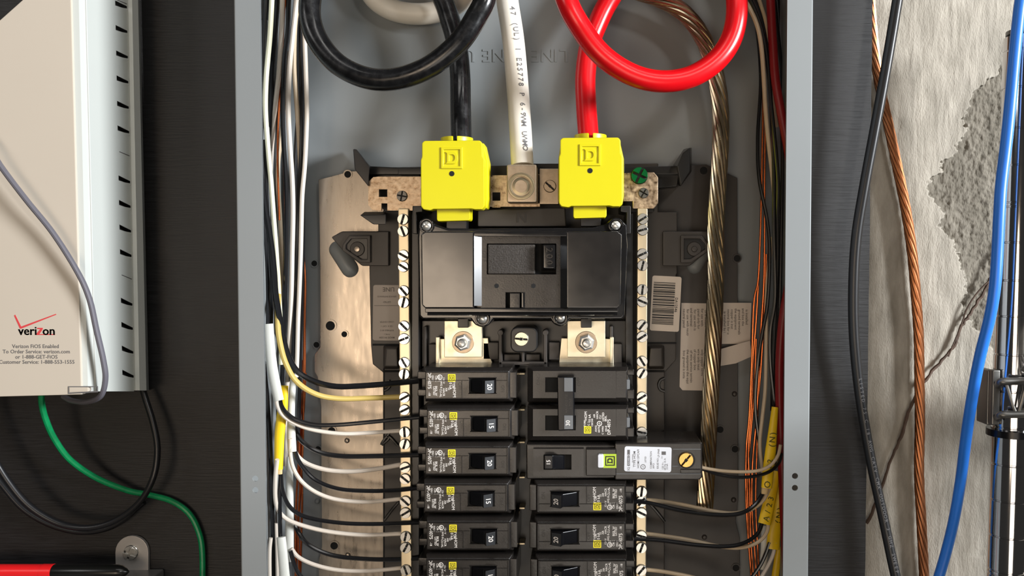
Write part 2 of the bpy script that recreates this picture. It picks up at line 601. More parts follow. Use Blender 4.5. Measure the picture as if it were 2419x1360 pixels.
# stamped oblong ribs and holes in the back plate
def capsule(p, q, r, h, name, m, parent, Y):
    a, b2 = W(p[0], p[1], Y), W(q[0], q[1], Y)
    r = r * SC(Y)
    mb = MB()
    pts, rr = [], []
    N = 12
    d = (b2 - a)
    L = d.length
    d.normalize()
    prof = []
    for i in range(7):
        t = math.pi / 2 * (1 - i / 6)
        prof.append((-r * math.sin(t), r * math.cos(t)))
    for i in range(7):
        t = math.pi / 2 * i / 6
        prof.append((L + r * math.sin(t), r * math.cos(t)))
    P = [a + d * s_ for s_, _ in prof]
    R = [max(x, .0001) for _, x in prof]
    side = d.cross(Vector((0, 1, 0))).normalized()
    mb.sweep(P, [(side, Vector((0, 1, 0)))] * len(P), R, [x * h / r for x in R], 14)
    return mb.build(name, m, parent)
capsule((800, 590), (828, 634), 22, .007, 'stamped_rib', 'panel_paint', enc, .083)
capsule((1658, 596), (1640, 628), 20, .006, 'stamped_rib', 'panel_paint', enc, .083)

# ================================================================== INTERIOR ASSEMBLY
pan = thing('interior_assembly', W(1230, 1500, .082), 'dark plastic and galvanised interior mounting pan inside the grey panel box', 'panel interior')
YS = .081
mb = MB().pp([(752, 424), (828, 404), (1000, 398), (1000, 1700), (760, 1700), (752, 1330), (760, 1290), (758, 960), (750, 890), (743, 878), (743, 838), (756, 820), (756, 800), (756, 640)], YS, YS + .0016)
mb.build('galvanised_sheet', 'galvanised', pan, bevel=.0004)
mb = MB().pp([(1450, 398), (1668, 388), (1742, 420), (1744, 1180), (1738, 1230), (1748, 1270), (1748, 1700), (1450, 1700)], YS, YS + .0016)
mb.build('shaded_sheet', 'dark_plastic', pan, bevel=.0004)  # same galvanised metal as the left sheet; its shade is the dark colour
# holes with raised collars
def hole(px, py, r, Y, name='sheet_hole', collar='galvanised'):
    c = W(px, py, Y)
    r *= SC(Y)
    mb = MB()
    mb.ring(circ(c.x, c.z, r * 1.35), circ(c.x, c.z, r), Y - .0007, Y + .0002)
    mb.mi = 1
    mb.prism(circ(c.x, c.z, r), Y - .0001, Y)
    mb.build(name, [collar, 'hole_dark'], pan)
for px, py, r, Y, cl in ((822, 412, 8, YS, 'galvanised'), (781, 769, 11, YS, 'galvanised'), (814, 789, 7, YS, 'galvanised'), (743, 622, 7, .0873, 'panel_paint'), (748, 814, 7, .0873, 'panel_paint'), (784, 1017, 9, YS, 'galvanised'), (752, 1060, 7, .0873, 'panel_paint'),
                         (790, 1288, 9, YS, 'galvanised'), (1662, 403, 9, YS, 'dark_plastic'), (1741, 610, 8, YS, 'dark_plastic'), (1701, 1014, 8, YS, 'dark_plastic'), (1736, 1060, 8, YS, 'dark_plastic'), (1738, 1340, 8, YS, 'dark_plastic')):  # collars on the right sheet take its shade colour
    hole(px, py, r, Y, 'sheet_hole', cl)
for px, py, m in ((1735, 930, 'dark_plastic'), (820, 1040, 'galvanised'), (750, 1183, 'panel_paint'), (822, 1310, 'galvanised'), (1664, 1268, 'dark_plastic'), (1733, 1180, 'dark_plastic')):  # dark rivets follow the shade colour of the right sheet
    c = W(px, py, YS if m != 'panel_paint' else .087)
    MB().lathe(c, [(.0001, -.0018), (.0011, -.0016), (.0018, -.0008), (.002, 0)], 14).build('rivet', m, pan)

# moulded plastic base
YB = .070
base = MB()
base.pp([(872, 632), (872, 548), (893, 548), (893, 505), (905, 500), (905, 395), (1555, 385), (1555, 500), (1600, 500), (1600, 645), (1597, 650), (1597, 812), (1597, 850), (1570, 880), (1570, 1500), (905, 1500), (905, 880), (880, 860), (876, 815)], YB, .0805)
base.build('moulded_base', 'dark_plastic', pan, bevel=.0008)
# raised floor strips beside the bars, ribs and latches
rb = MB()
rb.box(972, 505, 990, 1500, .050, YB)
rb.box(1478, 505, 1496, 1500, .050, YB)
rb.build('side_rail', 'black_plastic', pan, bevel=.0006)
# side boxes with screw pockets
def pocket(s, cx):
    q = lambda pts: [((cx + s * x), y) for x, y in pts]
    out = q([(-68, 560), (-43, 546), (68, 546), (68, 628), (5, 628), (-42, 590)])
    mb = MB().pp(out, .066, .0805)
    mb.build('pocket_block', 'dark_plastic', pan, bevel=.0009)
    inn = q([(-32, 578), (-20, 564), (18, 564), (18, 612), (4, 612), (-32, 588)])
    rim = q([(-40, 578), (-24, 556), (26, 556), (26, 620), (2, 620), (-40, 592)])
    A = [W(a, b_, .0645) for a, b_ in rim]
    Bq = [W(a, b_, .0645) for a, b_ in inn]
    mb = MB().ring([(p.x, p.z) for p in A], [(p.x, p.z) for p in Bq], .0630, .0662)
    mb.build('pocket_rim', 'dark_plastic', pan, bevel=.0005)
    MB().pp(inn, .0655, .0660).build('pocket_floor', 'black_plastic', pan)
    c = W(cx + s * -6, 588, .065)
    MB().lathe(c, [(.0024, -.0004), (.0048, -.0003), (.0056, .0010)], 20).build('pocket_washer', 'dark_plastic', pan)
    MB().lathe(c, [(.0001, -.0014), (.0018, -.0012), (.0022, -.0004)], 16).build('pocket_screw', 'galvanised' if s > 0 else 'dark_plastic', pan)
pocket(1, 850)
pocket(-1, 1634)
def clipblock(a, b_):
    mb = MB().taper([(a + 6, 822), (b_ - 6, 822), (b_ - 4, 866), (a + 2, 866)], .058, [(a, 815), (b_, 815), (b_, 872), (a, 872)], YB)
    mb.build('clip_block', 'dark_plastic', pan, bevel=.0012)
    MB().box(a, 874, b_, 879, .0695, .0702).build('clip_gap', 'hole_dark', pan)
clipblock(905, 944)
clipblock(1530, 1570)
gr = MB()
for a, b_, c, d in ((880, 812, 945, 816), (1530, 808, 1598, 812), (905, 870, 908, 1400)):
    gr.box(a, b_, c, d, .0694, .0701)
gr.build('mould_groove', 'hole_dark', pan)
# hooks at the edges of the base
for pts, Y in (([(940, 1052), (918, 1030), (905, 1042), (902, 1050), (918, 1036), (916, 1028), (920, 1022)], .069), ([(942, 1185), (925, 1205), (908, 1228)], .069), ([(1535, 1190), (1553, 1210), (1570, 1232)], .069),
               ([(1570, 893), (1560, 898), (1556, 909), (1560, 920), (1570, 924)], .069), ([(1570, 1018), (1560, 1024), (1557, 1034), (1568, 1042)], .069), ([(918, 898), (922, 908), (916, 918), (908, 922)], .069)):
    MB().tube(path(pts, Y, 4), .0010, 6).build('wire_hook', 'black_plastic', pan)
# fins and arms at the top corners
def arm(s, cx):
    q = lambda pts: [((cx + s * x), y) for x, y in pts]
    # upright fin standing out of the base, then sloping arm
    mb = MB()
    mb.taper(q([(-398, 352), (-390, 352), (-358, 394), (-362, 440), (-394, 400)]), .046, q([(-398, 352), (-390, 352), (-354, 396), (-360, 442), (-394, 400)]), .0805)
    mb.pp(q([(-362, 392), (-238, 398), (-238, 412), (-360, 412)]), .060, .0805)
    mb.build('corner_fin', 'black_plastic', pan, bevel=.0006)
    mb = MB()
    mb.taper(q([(-382, 508), (-320, 506), (-320, 530), (-350, 530)]), .044, q([(-372, 500), (-322, 500), (-322, 524), (-350, 524)]), .072)
    mb.build('corner_shelf', 'black_plastic', pan, bevel=.0006)
    mb = MB()
    mb.pp(q([(-362, 412), (-240, 412), (-240, 500), (-322, 500), (-350, 470)]), .066, .0805)
    mb.build('corner_wall', 'black_plastic', pan, bevel=.0006)
arm(1, 1232)
mb = MB()
mb.taper([(1630, 348), (1612, 362), (1600, 392), (1608, 440), (1630, 405)], .046, [(1634, 348), (1615, 352), (1590, 390), (1604, 440), (1634, 405)], .0805)
mb.pp([(1606, 392), (1475, 394), (1475, 412), (1604, 412)], .060, .0805)
mb.build('corner_fin', 'black_plastic', pan, bevel=.0006)
MB().pp([(1604, 412), (1475, 412), (1475, 500), (1545, 500), (1548, 445), (1600, 440)], .066, .0805).build('corner_wall', 'black_plastic', pan, bevel=.0006)
MB().box(940, 396, 1110, 412, .056, .0805).build('top_rail', 'black_plastic', pan, bevel=.0005)
MB().box(1255, 386, 1476, 408, .056, .0805).build('top_rail', 'black_plastic', pan, bevel=.0005)
# neutral hump with letter N below the strap
MB().pp([(1128, 496), (1335, 490), (1338, 535), (1128, 535)], .046, YB).build('neutral_shelf', 'dark_plastic', pan, bevel=.0010)
emboss('N', 1232, 512, .046, 34, 180, .0003, 'stamped_letter', pan, 'black_plastic')
for s, cx in ((1, 0), (-1, 2464)):
    q = lambda x: cx + s * x
    mb = MB()
    mb.pp([(q(974), 486), (q(998), 486), (q(998), 500), (q(984), 502), (q(986), 552), (q(974), 552)], .036, YB)
    mb.build('lug_fence', 'black_plastic', pan, bevel=.0006)
# centre bracket below the main breaker and barrier ribs
MB().pp(prr(1206, 772, 1270, 832, 16), .040, YB).build('centre_bracket', 'black_plastic', pan, bevel=.0012)
mb = MB()
for a, b_, c, d in ((1178, 790, 1186, 862), (1284, 790, 1292, 862), (1178, 854, 1292, 862), (1232, 830, 1238, 856)):
    mb.box(a, b_, c, d, .046, YB)
for x in (1182, 1288):
    mb.prism(circ(W(x, 786, .046).x, W(x, 786, .046).z, .002), .046, YB)
mb.build('barrier_rib', 'dark_plastic', pan, bevel=.0005)
for a, b_, c, d in ((1000, 770, 1008, 870), (1012, 812, 1032, 872), (1440, 770, 1448, 870), (1450, 812, 1470, 872), (1140, 808, 1178, 850), (1296, 808, 1322, 850), (1190, 836, 1228, 852), (1242, 836, 1276, 852)):
    MB().box(a, b_, c, d, .052, YB).build('barrier_block', 'dark_plastic', pan, bevel=.0008)
MB().box(996, 757, 1478, 866, .058, YB).build('bus_floor', 'black_plastic', pan, bevel=.0005)
MB().box(1000, 862, 1490, 1500, .060, YB).build('breaker_floor', 'black_plastic', pan, bevel=.0005)
# gold stab ends between the two breaker columns
for py in (880, 965, 1042, 1125, 1198, 1282):
    MB().box(1226, py, 1240, py + 5, .050, .062).build('bus_stab', 'tin_bar', pan, bevel=.0004)
# stickers
st = MB().pp(rot2(prr(881, 673, 946, 804, 5), (912, 740), .6), .0697, .07).build('sticker', 'label_clear', pan, smooth=0)
pr = MB()
pr.text('LINE', 918, 683, .0696, 14, 180)
for i, (t, y, k) in enumerate((('SERVICE ENTRANCE', 700, 5), ('LISTED', 713, 6), ('LOAD CENTER', 760, 5), ('125 A  CAT 1', 770, 5), ('SUITABLE 60 C', 780, 5), ('TYPE 1', 789, 5), ('MADE IN USA', 797, 6))):
    pr.text(t, 914, y, .0696, k, 180)
pr.box(884, 721, 944, 722, .0696, .06965)
pr.build('sticker_print', 'print_faint', st, smooth=0)
c0 = (1572, 717)
st = MB().pp(rot2(prr(1538, 652, 1607, 782, 5), c0, 3), .0697, .07).build('sticker', 'label_dull', pan, smooth=0)
tag(st, 'white barcode sticker', None)
pr = MB()
y = 667
random.seed(3)
while y < 766:
    h = random.choice((1.2, 1.6, 2.2, 3.2, 1.2))
    q = rot2([(1542, y), (1593, y), (1593, y + h), (1542, y + h)], c0, 3)
    pr.pp(q, .0695, .0697)
    y += h + random.choice((1.1, 1.5, 2.3))
pr.text('DA12546', 1597, 720, .0696, 9, -93)
pr.build('barcode', 'print_black', st, smooth=0)
YT = .0807
st = MB().pp(rot2([(1608, 716), (1685, 716), (1692, 722), (1690, 914), (1684, 922), (1614, 922), (1607, 914)], (1650, 820), 1), YT, YT + .0003).build('sticker', 'label_dull', pan, smooth=0)
pr = MB()
random.seed(11)
def lines(pr, x0, x1, n, ya, yb, Y, words, k=7, rot=-90):
    for i in range(n):
        x = x0 + (x1 - x0) * i / (n - 1)
        t = ' '.join(random.choice(words) for _ in range(12))
        L = random.uniform(.62, 1.0) * (yb - ya)
        w = k * .5
        t = t[:max(3, int(L / w))].strip()
        pr.text(t, x, ya + L / 2, Y, k, rot, 1.0)
WRD = ('the equipment', 'is installed by', 'wire', 'only', 'box', 'ground', 'service', 'neutral', 'for use with', 'copper', 'terminals', 'and', 'of', 'panel', 'size')
lines(pr, 1616, 1676, 8, 722, 808, YT - .0001, WRD, 8.6)
lines(pr, 1616, 1676, 8, 818, 914, YT - .0001, WRD, 8.6)
pr.build('sticker_print', 'print_faint', st, smooth=0)
st = MB().pp([(1690, 715), (1775, 715), (1772, 812), (1690, 812)], YT, YT + .0003).build('sticker', 'label_dull', pan, smooth=0)
pr = MB()
lines(pr, 1712, 1764, 7, 722, 802, YT - .0001, WRD, 8.6)
pr.build('sticker_print', 'print_faint', st, smooth=0)
st = MB().taper([(1700, 825), (1772, 804), (1775, 842), (1738, 858), (1702, 864)], .077, [(1700, 828), (1772, 808), (1775, 842), (1738, 858), (1702, 864)], .0795).build('sticker', 'label_dull', pan)
tag(st, 'torn curling sticker flap', None)

# ------------------------------------------------------------------ screws
def screw_mesh(name, r, h=.0022, slot=.30, cross=False, mats=('screw_zinc', 'slot_dark'), hexed=False):
    mb = MB()
    mb.mi = 1
    mb.lathe((0, 0, 0), [(r * .95, -h * .4), (r * 1.08, -h * .12), (r * 1.08, 0)], 20)
    mb.mi = 0
    g = slot * r
    def seg(a0, a1, g1, g2):
        pts = []
        n = 8
        for i in range(n + 1):
            a = a0 + (a1 - a0) * i / n
            pts.append((r * math.cos(a), r * math.sin(a)))
        return pts
    if not cross:
        a = math.asin(g)if g < 1 else .3
        a = math.asin(min(.9, slot))
        for s0 in (0, math.pi):
            pts = seg(s0 + a, s0 + math.pi - a, g, g)
            mb.prism(pts, -h, -h * .1)
        # half filled centre of a combination recess
        mb.mi = 1
        mb.prism(circ(0, 0, r * .34, 4, math.pi / 4), -h * 1.02, -h * .3)
    else:
        a = math.asin(min(.9, slot * .8))
        for q in range(4):
            s0 = q * math.pi / 2
            pts = seg(s0 + a, s0 + math.pi / 2 - a, g, g) + [(slot * .8 * r * (math.cos(s0) - math.sin(s0)), slot * .8 * r * (math.sin(s0) + math.cos(s0)))]
            mb.prism(pts, -h, -h * .1)
    ob = mb.build(name, list(mats), None, bevel=r * .07, seg=1, origin=Vector((0, 0, 0)))
    me = ob.data
    bpy.data.objects.remove(ob)
    return me
SCREW = screw_mesh('terminal_screw', .0036, .0022, .2)
SLOT = screw_mesh('slot_screw', .0042, .002, .14, mats=('lug_alloy', 'slot_dark'))
GREEN = screw_mesh('green_screw', .0055, .003, .2, True, mats=('green_screw', 'slot_dark'))
BRASS = screw_mesh('brass_screw', .0047, .002, .12, mats=('brass', 'slot_dark'))
PHIL = screw_mesh('cross_screw', .0048, .0026, .22, True)
DULL = screw_mesh('strap_screw', .0048, .0026, .16, True, mats=('shelf_grey', 'slot_dark'))
NICK = screw_mesh('centre_screw', .0046, .002, .14, mats=('tin_plate', 'slot_dark'))
def put(me, name, px, py, Y, parent, rot=0, scale=1):
    o = bpy.data.objects.new(name, me)
    COL.objects.link(o)
    p = W(px, py, Y)
    o.parent = parent
    o.location = p - origin_of(parent)
    o.rotation_euler = (0, math.radians(rot), 0)
    o.scale = (scale,) * 3
    return o

# ------------------------------------------------------------------ neutral bars
YN = .047
def bar(px0, px1, ys, label):
    t = thing('neutral_bar', W((px0 + px1) / 2, 1420, YN), label, 'terminal bar', 'upright neutral bars')
    mb = MB()
    q = [W(px0[0], 492, YN), W(px0[1], 492, YN), W(px1[1], 1440, YN), W(px1[0], 1440, YN)]
    mb.prism([(p.x, p.z) for p in q], YN, YN + .011)
    mb.build('bar', 'tin_bar', t, bevel=.0008)
    for y in ys:
        k = (y - 492) / 948
        cx = ((px0[0] + px0[1]) * (1 - k) + (px1[0] + px1[1]) * k) / 2
        put(SCREW, 'terminal_screw', cx, y, YN, t, random.choice((20, 60, 100, 140, 95, 110, 35, 160)) + random.uniform(-12, 12), random.uniform(.97, 1.03))
        if random.random() < .3:
            pass
    return t
px0 = None
def bar2(a, b_, c, d, ys, label):
    t = thing('neutral_bar', W((a + b_) / 2, 960, YN), label, 'terminal bar', 'upright neutral bars')
    q = [W(a, 492, YN), W(b_, 492, YN), W(d, 1440, YN), W(c, 1440, YN)]
    MB().prism([(p.x, p.z) for p in q], YN, YN + .011).build('bar', 'tin_bar', t, bevel=.0008)
    for y in ys:
        k = (y - 492) / 948
        cx = (a + b_) / 2 * (1 - k) + (c + d) / 2 * k
        put(SCREW, 'terminal_screw', cx, y, YN, t, random.choice((20, 60, 100, 140, 95, 110, 35, 160)) + random.uniform(-12, 12), random.uniform(.97, 1.03))
bar2(940, 965, 948, 973, (518, 546, 603, 630, 687, 714, 770, 800, 856, 883, 938, 967, 1020, 1048, 1103, 1130, 1183, 1210, 1266, 1292, 1345, 1372), 'brassy upright neutral bar to the left of the breaker columns')
bar2(1506, 1530, 1502, 1526, (517, 543, 600, 627, 684, 712, 768, 795, 853, 881, 937, 965, 1020, 1046, 1160, 1183, 1210, 1264, 1292, 1345, 1372), 'bright upright neutral bar to the right of the breaker columns')

# ------------------------------------------------------------------ neutral strap
stp = thing('neutral_strap', W(1215, 500, .052), 'mottled gold zinc cross strap running behind both yellow lug covers', 'strap')
YZ = .0495
def plate(pts, holes, name='plate'):
    # polygon plate with square holes shown as real recesses: built from strips around each hole
    mb = MB().pp(pts, YZ, YZ + .0025)
    return mb.build(name, 'zinc_gold', stp, bevel=.0009)
# left plate: built of blocks so the square window and the notch are open
def blocks(rects, Y0, Y1, name, m, bevel=0):
    mb = MB()
    for r in rects:
        mb.box(*r, Y0, Y1)
    return mb.build(name, m, stp, bevel=bevel)
pl = MB()
pl.pp([(882, 418), (895, 417), (895, 497), (880, 496), (870, 484), (870, 430)], YZ, YZ + .0025)
pl.box(895, 417, 915, 447, YZ, YZ + .0025)
pl.box(895, 465, 901, 497, YZ, YZ + .0025)
pl.box(901, 465, 915, 480, YZ, YZ + .0025)
pl.box(915, 417, 996, 497, YZ, YZ + .0025)
pl.build('left_plate', 'zinc_gold', stp, smooth=0)
pl = MB()
pl.box(996, 417, 1163, 488, YZ + .001, YZ + .0035)
pl.box(1163, 414, 1182, 454, YZ + .001, YZ + .0035)
pl.box(1163, 474, 1182, 490, YZ + .001, YZ + .0035)
pl.box(1182, 414, 1275, 488, YZ + .001, YZ + .0035)
pl.box(1272, 411, 1330, 480, YZ + .001, YZ + .0035)
pl.box(1326, 408, 1476, 476, YZ + .001, YZ + .0035)
pl.build('middle_plate', 'zinc_gold', stp, smooth=0)
MB().pp([(1472, 408), (1545, 406), (1555, 418), (1555, 480), (1545, 493), (1494, 493), (1494, 476), (1472, 476)], YZ, YZ + .0025).build('right_plate', 'zinc_gold', stp, bevel=.0008)
MB().box(1274, 398, 1320, 482, .044, YZ + .001).build('raised_pad', 'lug_alloy', stp, bevel=.0006)
put(SLOT, 'slot_screw', 1299, 440, .044, stp, 42, .95)
put(DULL, 'strap_screw', 950, 463, YZ, stp, 10, .72)
put(DULL, 'strap_screw', 1520, 456, YZ, stp, 30, .70)
lug = MB()
lug.box(1197, 388, 1268, 478, .030, YZ)
lg = lug.build('neutral_lug', 'lug_alloy', stp, bevel=.0012)
c = W(1231, 440, .030)
MB().ring(circ(c.x, c.z, .0090, 28), circ(c.x, c.z, .0066, 28), .0285, .031).build('screw_collar', 'lug_screw', lg, bevel=.0004)
MB().lathe(c, [(.0040, .0012), (.0042, -.0003), (.0066, .0001), (.0067, .0012)], 28).build('set_screw', 'lug_screw', lg)
gs = thing('bonding_screw', W(1510, 416, YZ), 'green cross head bonding screw at the corner of the gold strap', 'screw')
put(GREEN, 'screw_head', 1510, 415, YZ - .002, gs, 25)
MB().lathe(W(1510, 415, YZ - .002), [(.0028, 0), (.0028, .012)], 12).build('screw_shank', 'green_screw', gs)

# ------------------------------------------------------------------ yellow lug covers
def lug_cover():
    ox, oy = 0, 0
    base_ = W(1394, 408, .020)
    t = thing('lug_cover', base_, 'yellow plastic lug cover at the end of the red feeder cable', 'lug cover', 'yellow lug covers')
    mb = MB()
    mb.pp([(1323, 330), (1329, 325), (1460, 324), (1466, 330), (1467, 362), (1471, 368), (1471, 480), (1465, 488), (1448, 488), (1440, 486), (1350, 487), (1342, 490), (1326, 488), (1320, 480), (1320, 370), (1323, 364)], .020, .032)
    mb.build('front_face', 'yellow_plastic', t, bevel=.0012)
    mb = MB()
    mb.pp([(1325, 332), (1464, 330), (1474, 375), (1474, 462), (1470, 486), (1442, 486), (1430, 480), (1360, 480), (1348, 488), (1322, 486), (1318, 470), (1319, 374)], .0312, .047)
    mb.build('cover_body', 'yellow_plastic', t, bevel=.0014)
    c1 = W(1395, 330, .040)
    mb = MB()
    # split collar around the cable
    for a0, a1 in ((95, 262), (278, 445)):
        pts_o, n = [], 14
        vs, fs = [], []
        for i in range(n + 1):
            a = math.radians(a0 + (a1 - a0) * i / n)
            for r_, zz in ((.0108, 0), (.0108, .0042), (.0086, .0042), (.0086, 0)):
                vs.append((c1.x + r_ * math.cos(a), c1.y + r_ * math.sin(a), c1.z - .0012 + zz))
        for i in range(n):
            for k in range(4):
                fs.append((i * 4 + k, i * 4 + (k + 1) % 4, (i + 1) * 4 + (k + 1) % 4, (i + 1) * 4 + k))
        fs += [(0, 1, 2, 3), (n * 4, n * 4 + 3, n * 4 + 2, n * 4 + 1)]
        mb.add(vs, fs)
    mb.build('cable_collar', 'yellow_plastic', t, bevel=.0004)
    MB().pp([(1354, 484), (1433, 484), (1433, 510), (1430, 514), (1357, 516), (1354, 512)], .026, .040).build('latch_tab', 'yellow_plastic', t, bevel=.0008)
    MB().box(1372, 510, 1420, 534, .034, .045).build('latch_stem', 'black_plastic', t, bevel=.0005)
    e = W(1394, 366, .020)
    mb = MB()
    dring(mb, e.x, e.z, .0069, .0192, .0202, 0, 's')
    dring(mb, e.x, e.z, .0069, .0192, .0202, 0, 'd')
    mb.build('embossed_emblem', 'yellow_plastic', t, bevel=.0002, seg=1)
    hz = W(1394, 403, .0199)
    MB().prism(circ(hz.x, hz.z, .0017, 16), .0198, .0200).build('probe_hole', 'hole_dark', t, smooth=0)
    return t
lc = lug_cover()
dup(lc, W(1394 - 326.5, 408 + 7, .020), 0, 1.0, 'yellow plastic lug cover at the end of the black feeder cable')

# ------------------------------------------------------------------ main breaker
mbk = thing('main_breaker', W(1234, 770, .03), 'large glossy black main breaker with 200 on its handle', 'breaker')
YM = .019
fl_ = MB().pp([(986, 560), (989, 528), (996, 520), (1018, 518), (1030, 530), (1060, 540), (1400, 537), (1432, 528), (1444, 517), (1468, 518), (1480, 530), (1483, 580), (1476, 746), (1470, 754), (1345, 754), (1338, 766), (1325, 772), (1308, 766), (1300, 754), (1165, 754), (1155, 768), (1138, 774), (1122, 768), (1112, 754), (998, 754), (990, 746)], .030, .055)
fl_.build('rim', 'gloss_black', mbk, bevel=.0014)
# cover block in three masses so that the middle bay is really sunk
mb = MB()
def slab(px, Y0, Y1, name, m, bv, d=2):
    mb = MB().pp(px, Y0, Y1)
    return mb.build(name, m, mbk, bevel=bv)
mb = MB()
mb.pp([(994, 553), (1004, 546), (1120, 546), (1120, 728), (1004, 728), (996, 720)], YM, .031)
mb.build('left_face', 'glossy_face', mbk, bevel=.0010)
mb = MB()
mb.pp([(1338, 546), (1460, 546), (1469, 553), (1466, 720), (1460, 728), (1338, 728)], YM, .031)
mb.build('right_face', 'glossy_face', mbk, bevel=.0010)
mb = MB()
mb.box(1119, 546, 1339, 558, YM, .031)
mb.pp([(1004, 727), (1460, 727), (1460, 738), (1004, 738)], YM + .002, .031)
mb.build('face_border', 'gloss_black', mbk, bevel=.0005)
YF = .0223
mb = MB()
# sloping side of the sunk bay
A = [W(1120, 557, YM), W(1120, 722, YM), W(1138, 722, YF), W(1138, 557, YF)]
mb.add(A, [(0, 1, 2, 3)])
A2 = [W(1339, 557, YM), W(1339, 727, YM), W(1324, 727, YF), W(1324, 557, YF)]
mb.add(A2, [(0, 1, 2, 3)])
mb.build('bay_slope', 'bay_black', mbk, smooth=0)
# bay floor with the handle window left open
mb = MB()
for r in ((1136, 556, 1150, 728), (1150, 556, 1314, 575), (1314, 556, 1326, 728), (1150, 648, 1314, 690), (1150, 690, 1194, 728), (1240, 690, 1314, 728)):
    mb.box(*r, YF, .030)
mb.build('bay_floor', 'breaker_plastic', mbk, smooth=0)
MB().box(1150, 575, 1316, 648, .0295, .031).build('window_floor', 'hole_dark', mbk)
MB().box(1152, 577, 1264, 647, .0214, .030).build('slide_plate', 'grain_black', mbk, bevel=.0008)
MB().taper([(1283, 578), (1310, 578), (1310, 634), (1283, 634)], .0150, [(1278, 576), (1314, 576), (1314, 640), (1278, 640)], .030).build('handle', 'gloss_black', mbk, bevel=.0008)
emboss('200', 1297, 605, .0150, 22, -90, .0003, 'handle_numeral', mbk, 'breaker_plastic')
emboss('OFF', 1144, 606, YF, 14, -90, .0002, 'stamped_letter', mbk, 'black_plastic')
emboss('ON', 1319, 606, YF, 12, -90, .0002, 'stamped_letter', mbk, 'black_plastic')
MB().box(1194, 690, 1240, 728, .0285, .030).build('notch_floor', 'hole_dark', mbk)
MB().box(1204, 692, 1228, 727, .0220, .030).build('notch_slide', 'breaker_plastic', mbk, bevel=.0004)
MB().box(1231, 690, 1240, 727, .0216, .030).build('notch_rib', 'gloss_black', mbk, bevel=.0006)
for px in (1173, 1260):
    c = W(px, 675, YF - .0001)
    MB().prism(circ(c.x, c.z, .0015, 14), YF - .0003, YF).build('probe_hole', 'hole_dark', mbk, smooth=0)
for px, py in ((1008, 533), (1455, 532), (1140, 752), (1324, 750)):
    c = W(px, py, .0295)
    MB().lathe(c, [(.0001, -.0016), (.0018, -.0014), (.0030, -.0006), (.0033, .0010)], 16).build('cover_screw', 'screw_zinc', mbk)
    MB().ring(circ(c.x, c.z, .0050), circ(c.x, c.z, .0035), .0282, .031).build('screw_boss', 'gloss_black', mbk, bevel=.0004)
mb = MB()
mb.tube(crom([W(1010, 741, .0235), W(1230, 742, .0235), W(1458, 741, .0235)], 3), .0010, 8)
mb.build('lower_bead', 'gloss_black', mbk)

# main lugs below the main breaker: bus plates with studs
def bus(x0, label, mirror):
    t = thing('bus_connector', W(x0 + 45, 868, .05), label, 'bus bar', 'plated bus connectors')
    q = (lambda x: x0 + x) if not mirror else (lambda x: x0 + 98 - x)
    MB().pp([(q(-16 if mirror else -12), 800), (q(106), 798), (q(110), 840), (q(120) if not mirror else q(112), 868), (q(-6), 870), (q(-12), 870)], .052, .055).build('lower_bar', 'tin_plate', t, bevel=.0005)
    MB().box(*( (q(-18), 796, q(-9), 868) if not mirror else (q(-9), 796, q(-18), 866)), .048, .055).build('side_tongue', 'tin_plate', t, bevel=.0005)
    MB().pp([(q(2), 757), (q(92), 757), (q(92), 844), (q(2), 844)], .0470, .052).build('upper_plate', 'tin_plate', t, bevel=.0006)
    MB().box(q(34) if not mirror else q(60), 752, q(60) if not mirror else q(34), 774, .040, .0475).build('plate_catch', 'black_plastic', t, bevel=.0006)
    c = W(q(47), 808, .0470)
    MB().lathe(c, [(.0073, -.0006), (.0076, -.0003), (.0076, 0)], 28).build('washer', 'lug_alloy', t)
    MB().lathe(c, [(.0042, -.0052), (.0056, -.0046), (.0060, -.0006)], sides=6, a0=.3).build('hex_nut', 'screw_zinc', t, smooth=20)
    MB().lathe(c, [(.0001, -.0105), (.0022, -.0100), (.0030, -.0088), (.0030, -.004)], 16).build('stud', 'screw_zinc', t)
bus(1047, 'plated bus connector with hex nut below the left of the main breaker', False)
bus(1334, 'plated bus connector with hex nut below the right of the main breaker', True)
cs = thing('centre_screw', W(1232, 800, .04), 'slotted brassy screw in the black bracket below the main breaker', 'screw')
put(NICK, 'screw_head', 1232, 800, .0400, cs, 5)
MB().lathe(W(1232, 800, .04), [(.0025, 0), (.0025, .012)], 12).build('screw_shank', 'tin_plate', cs)

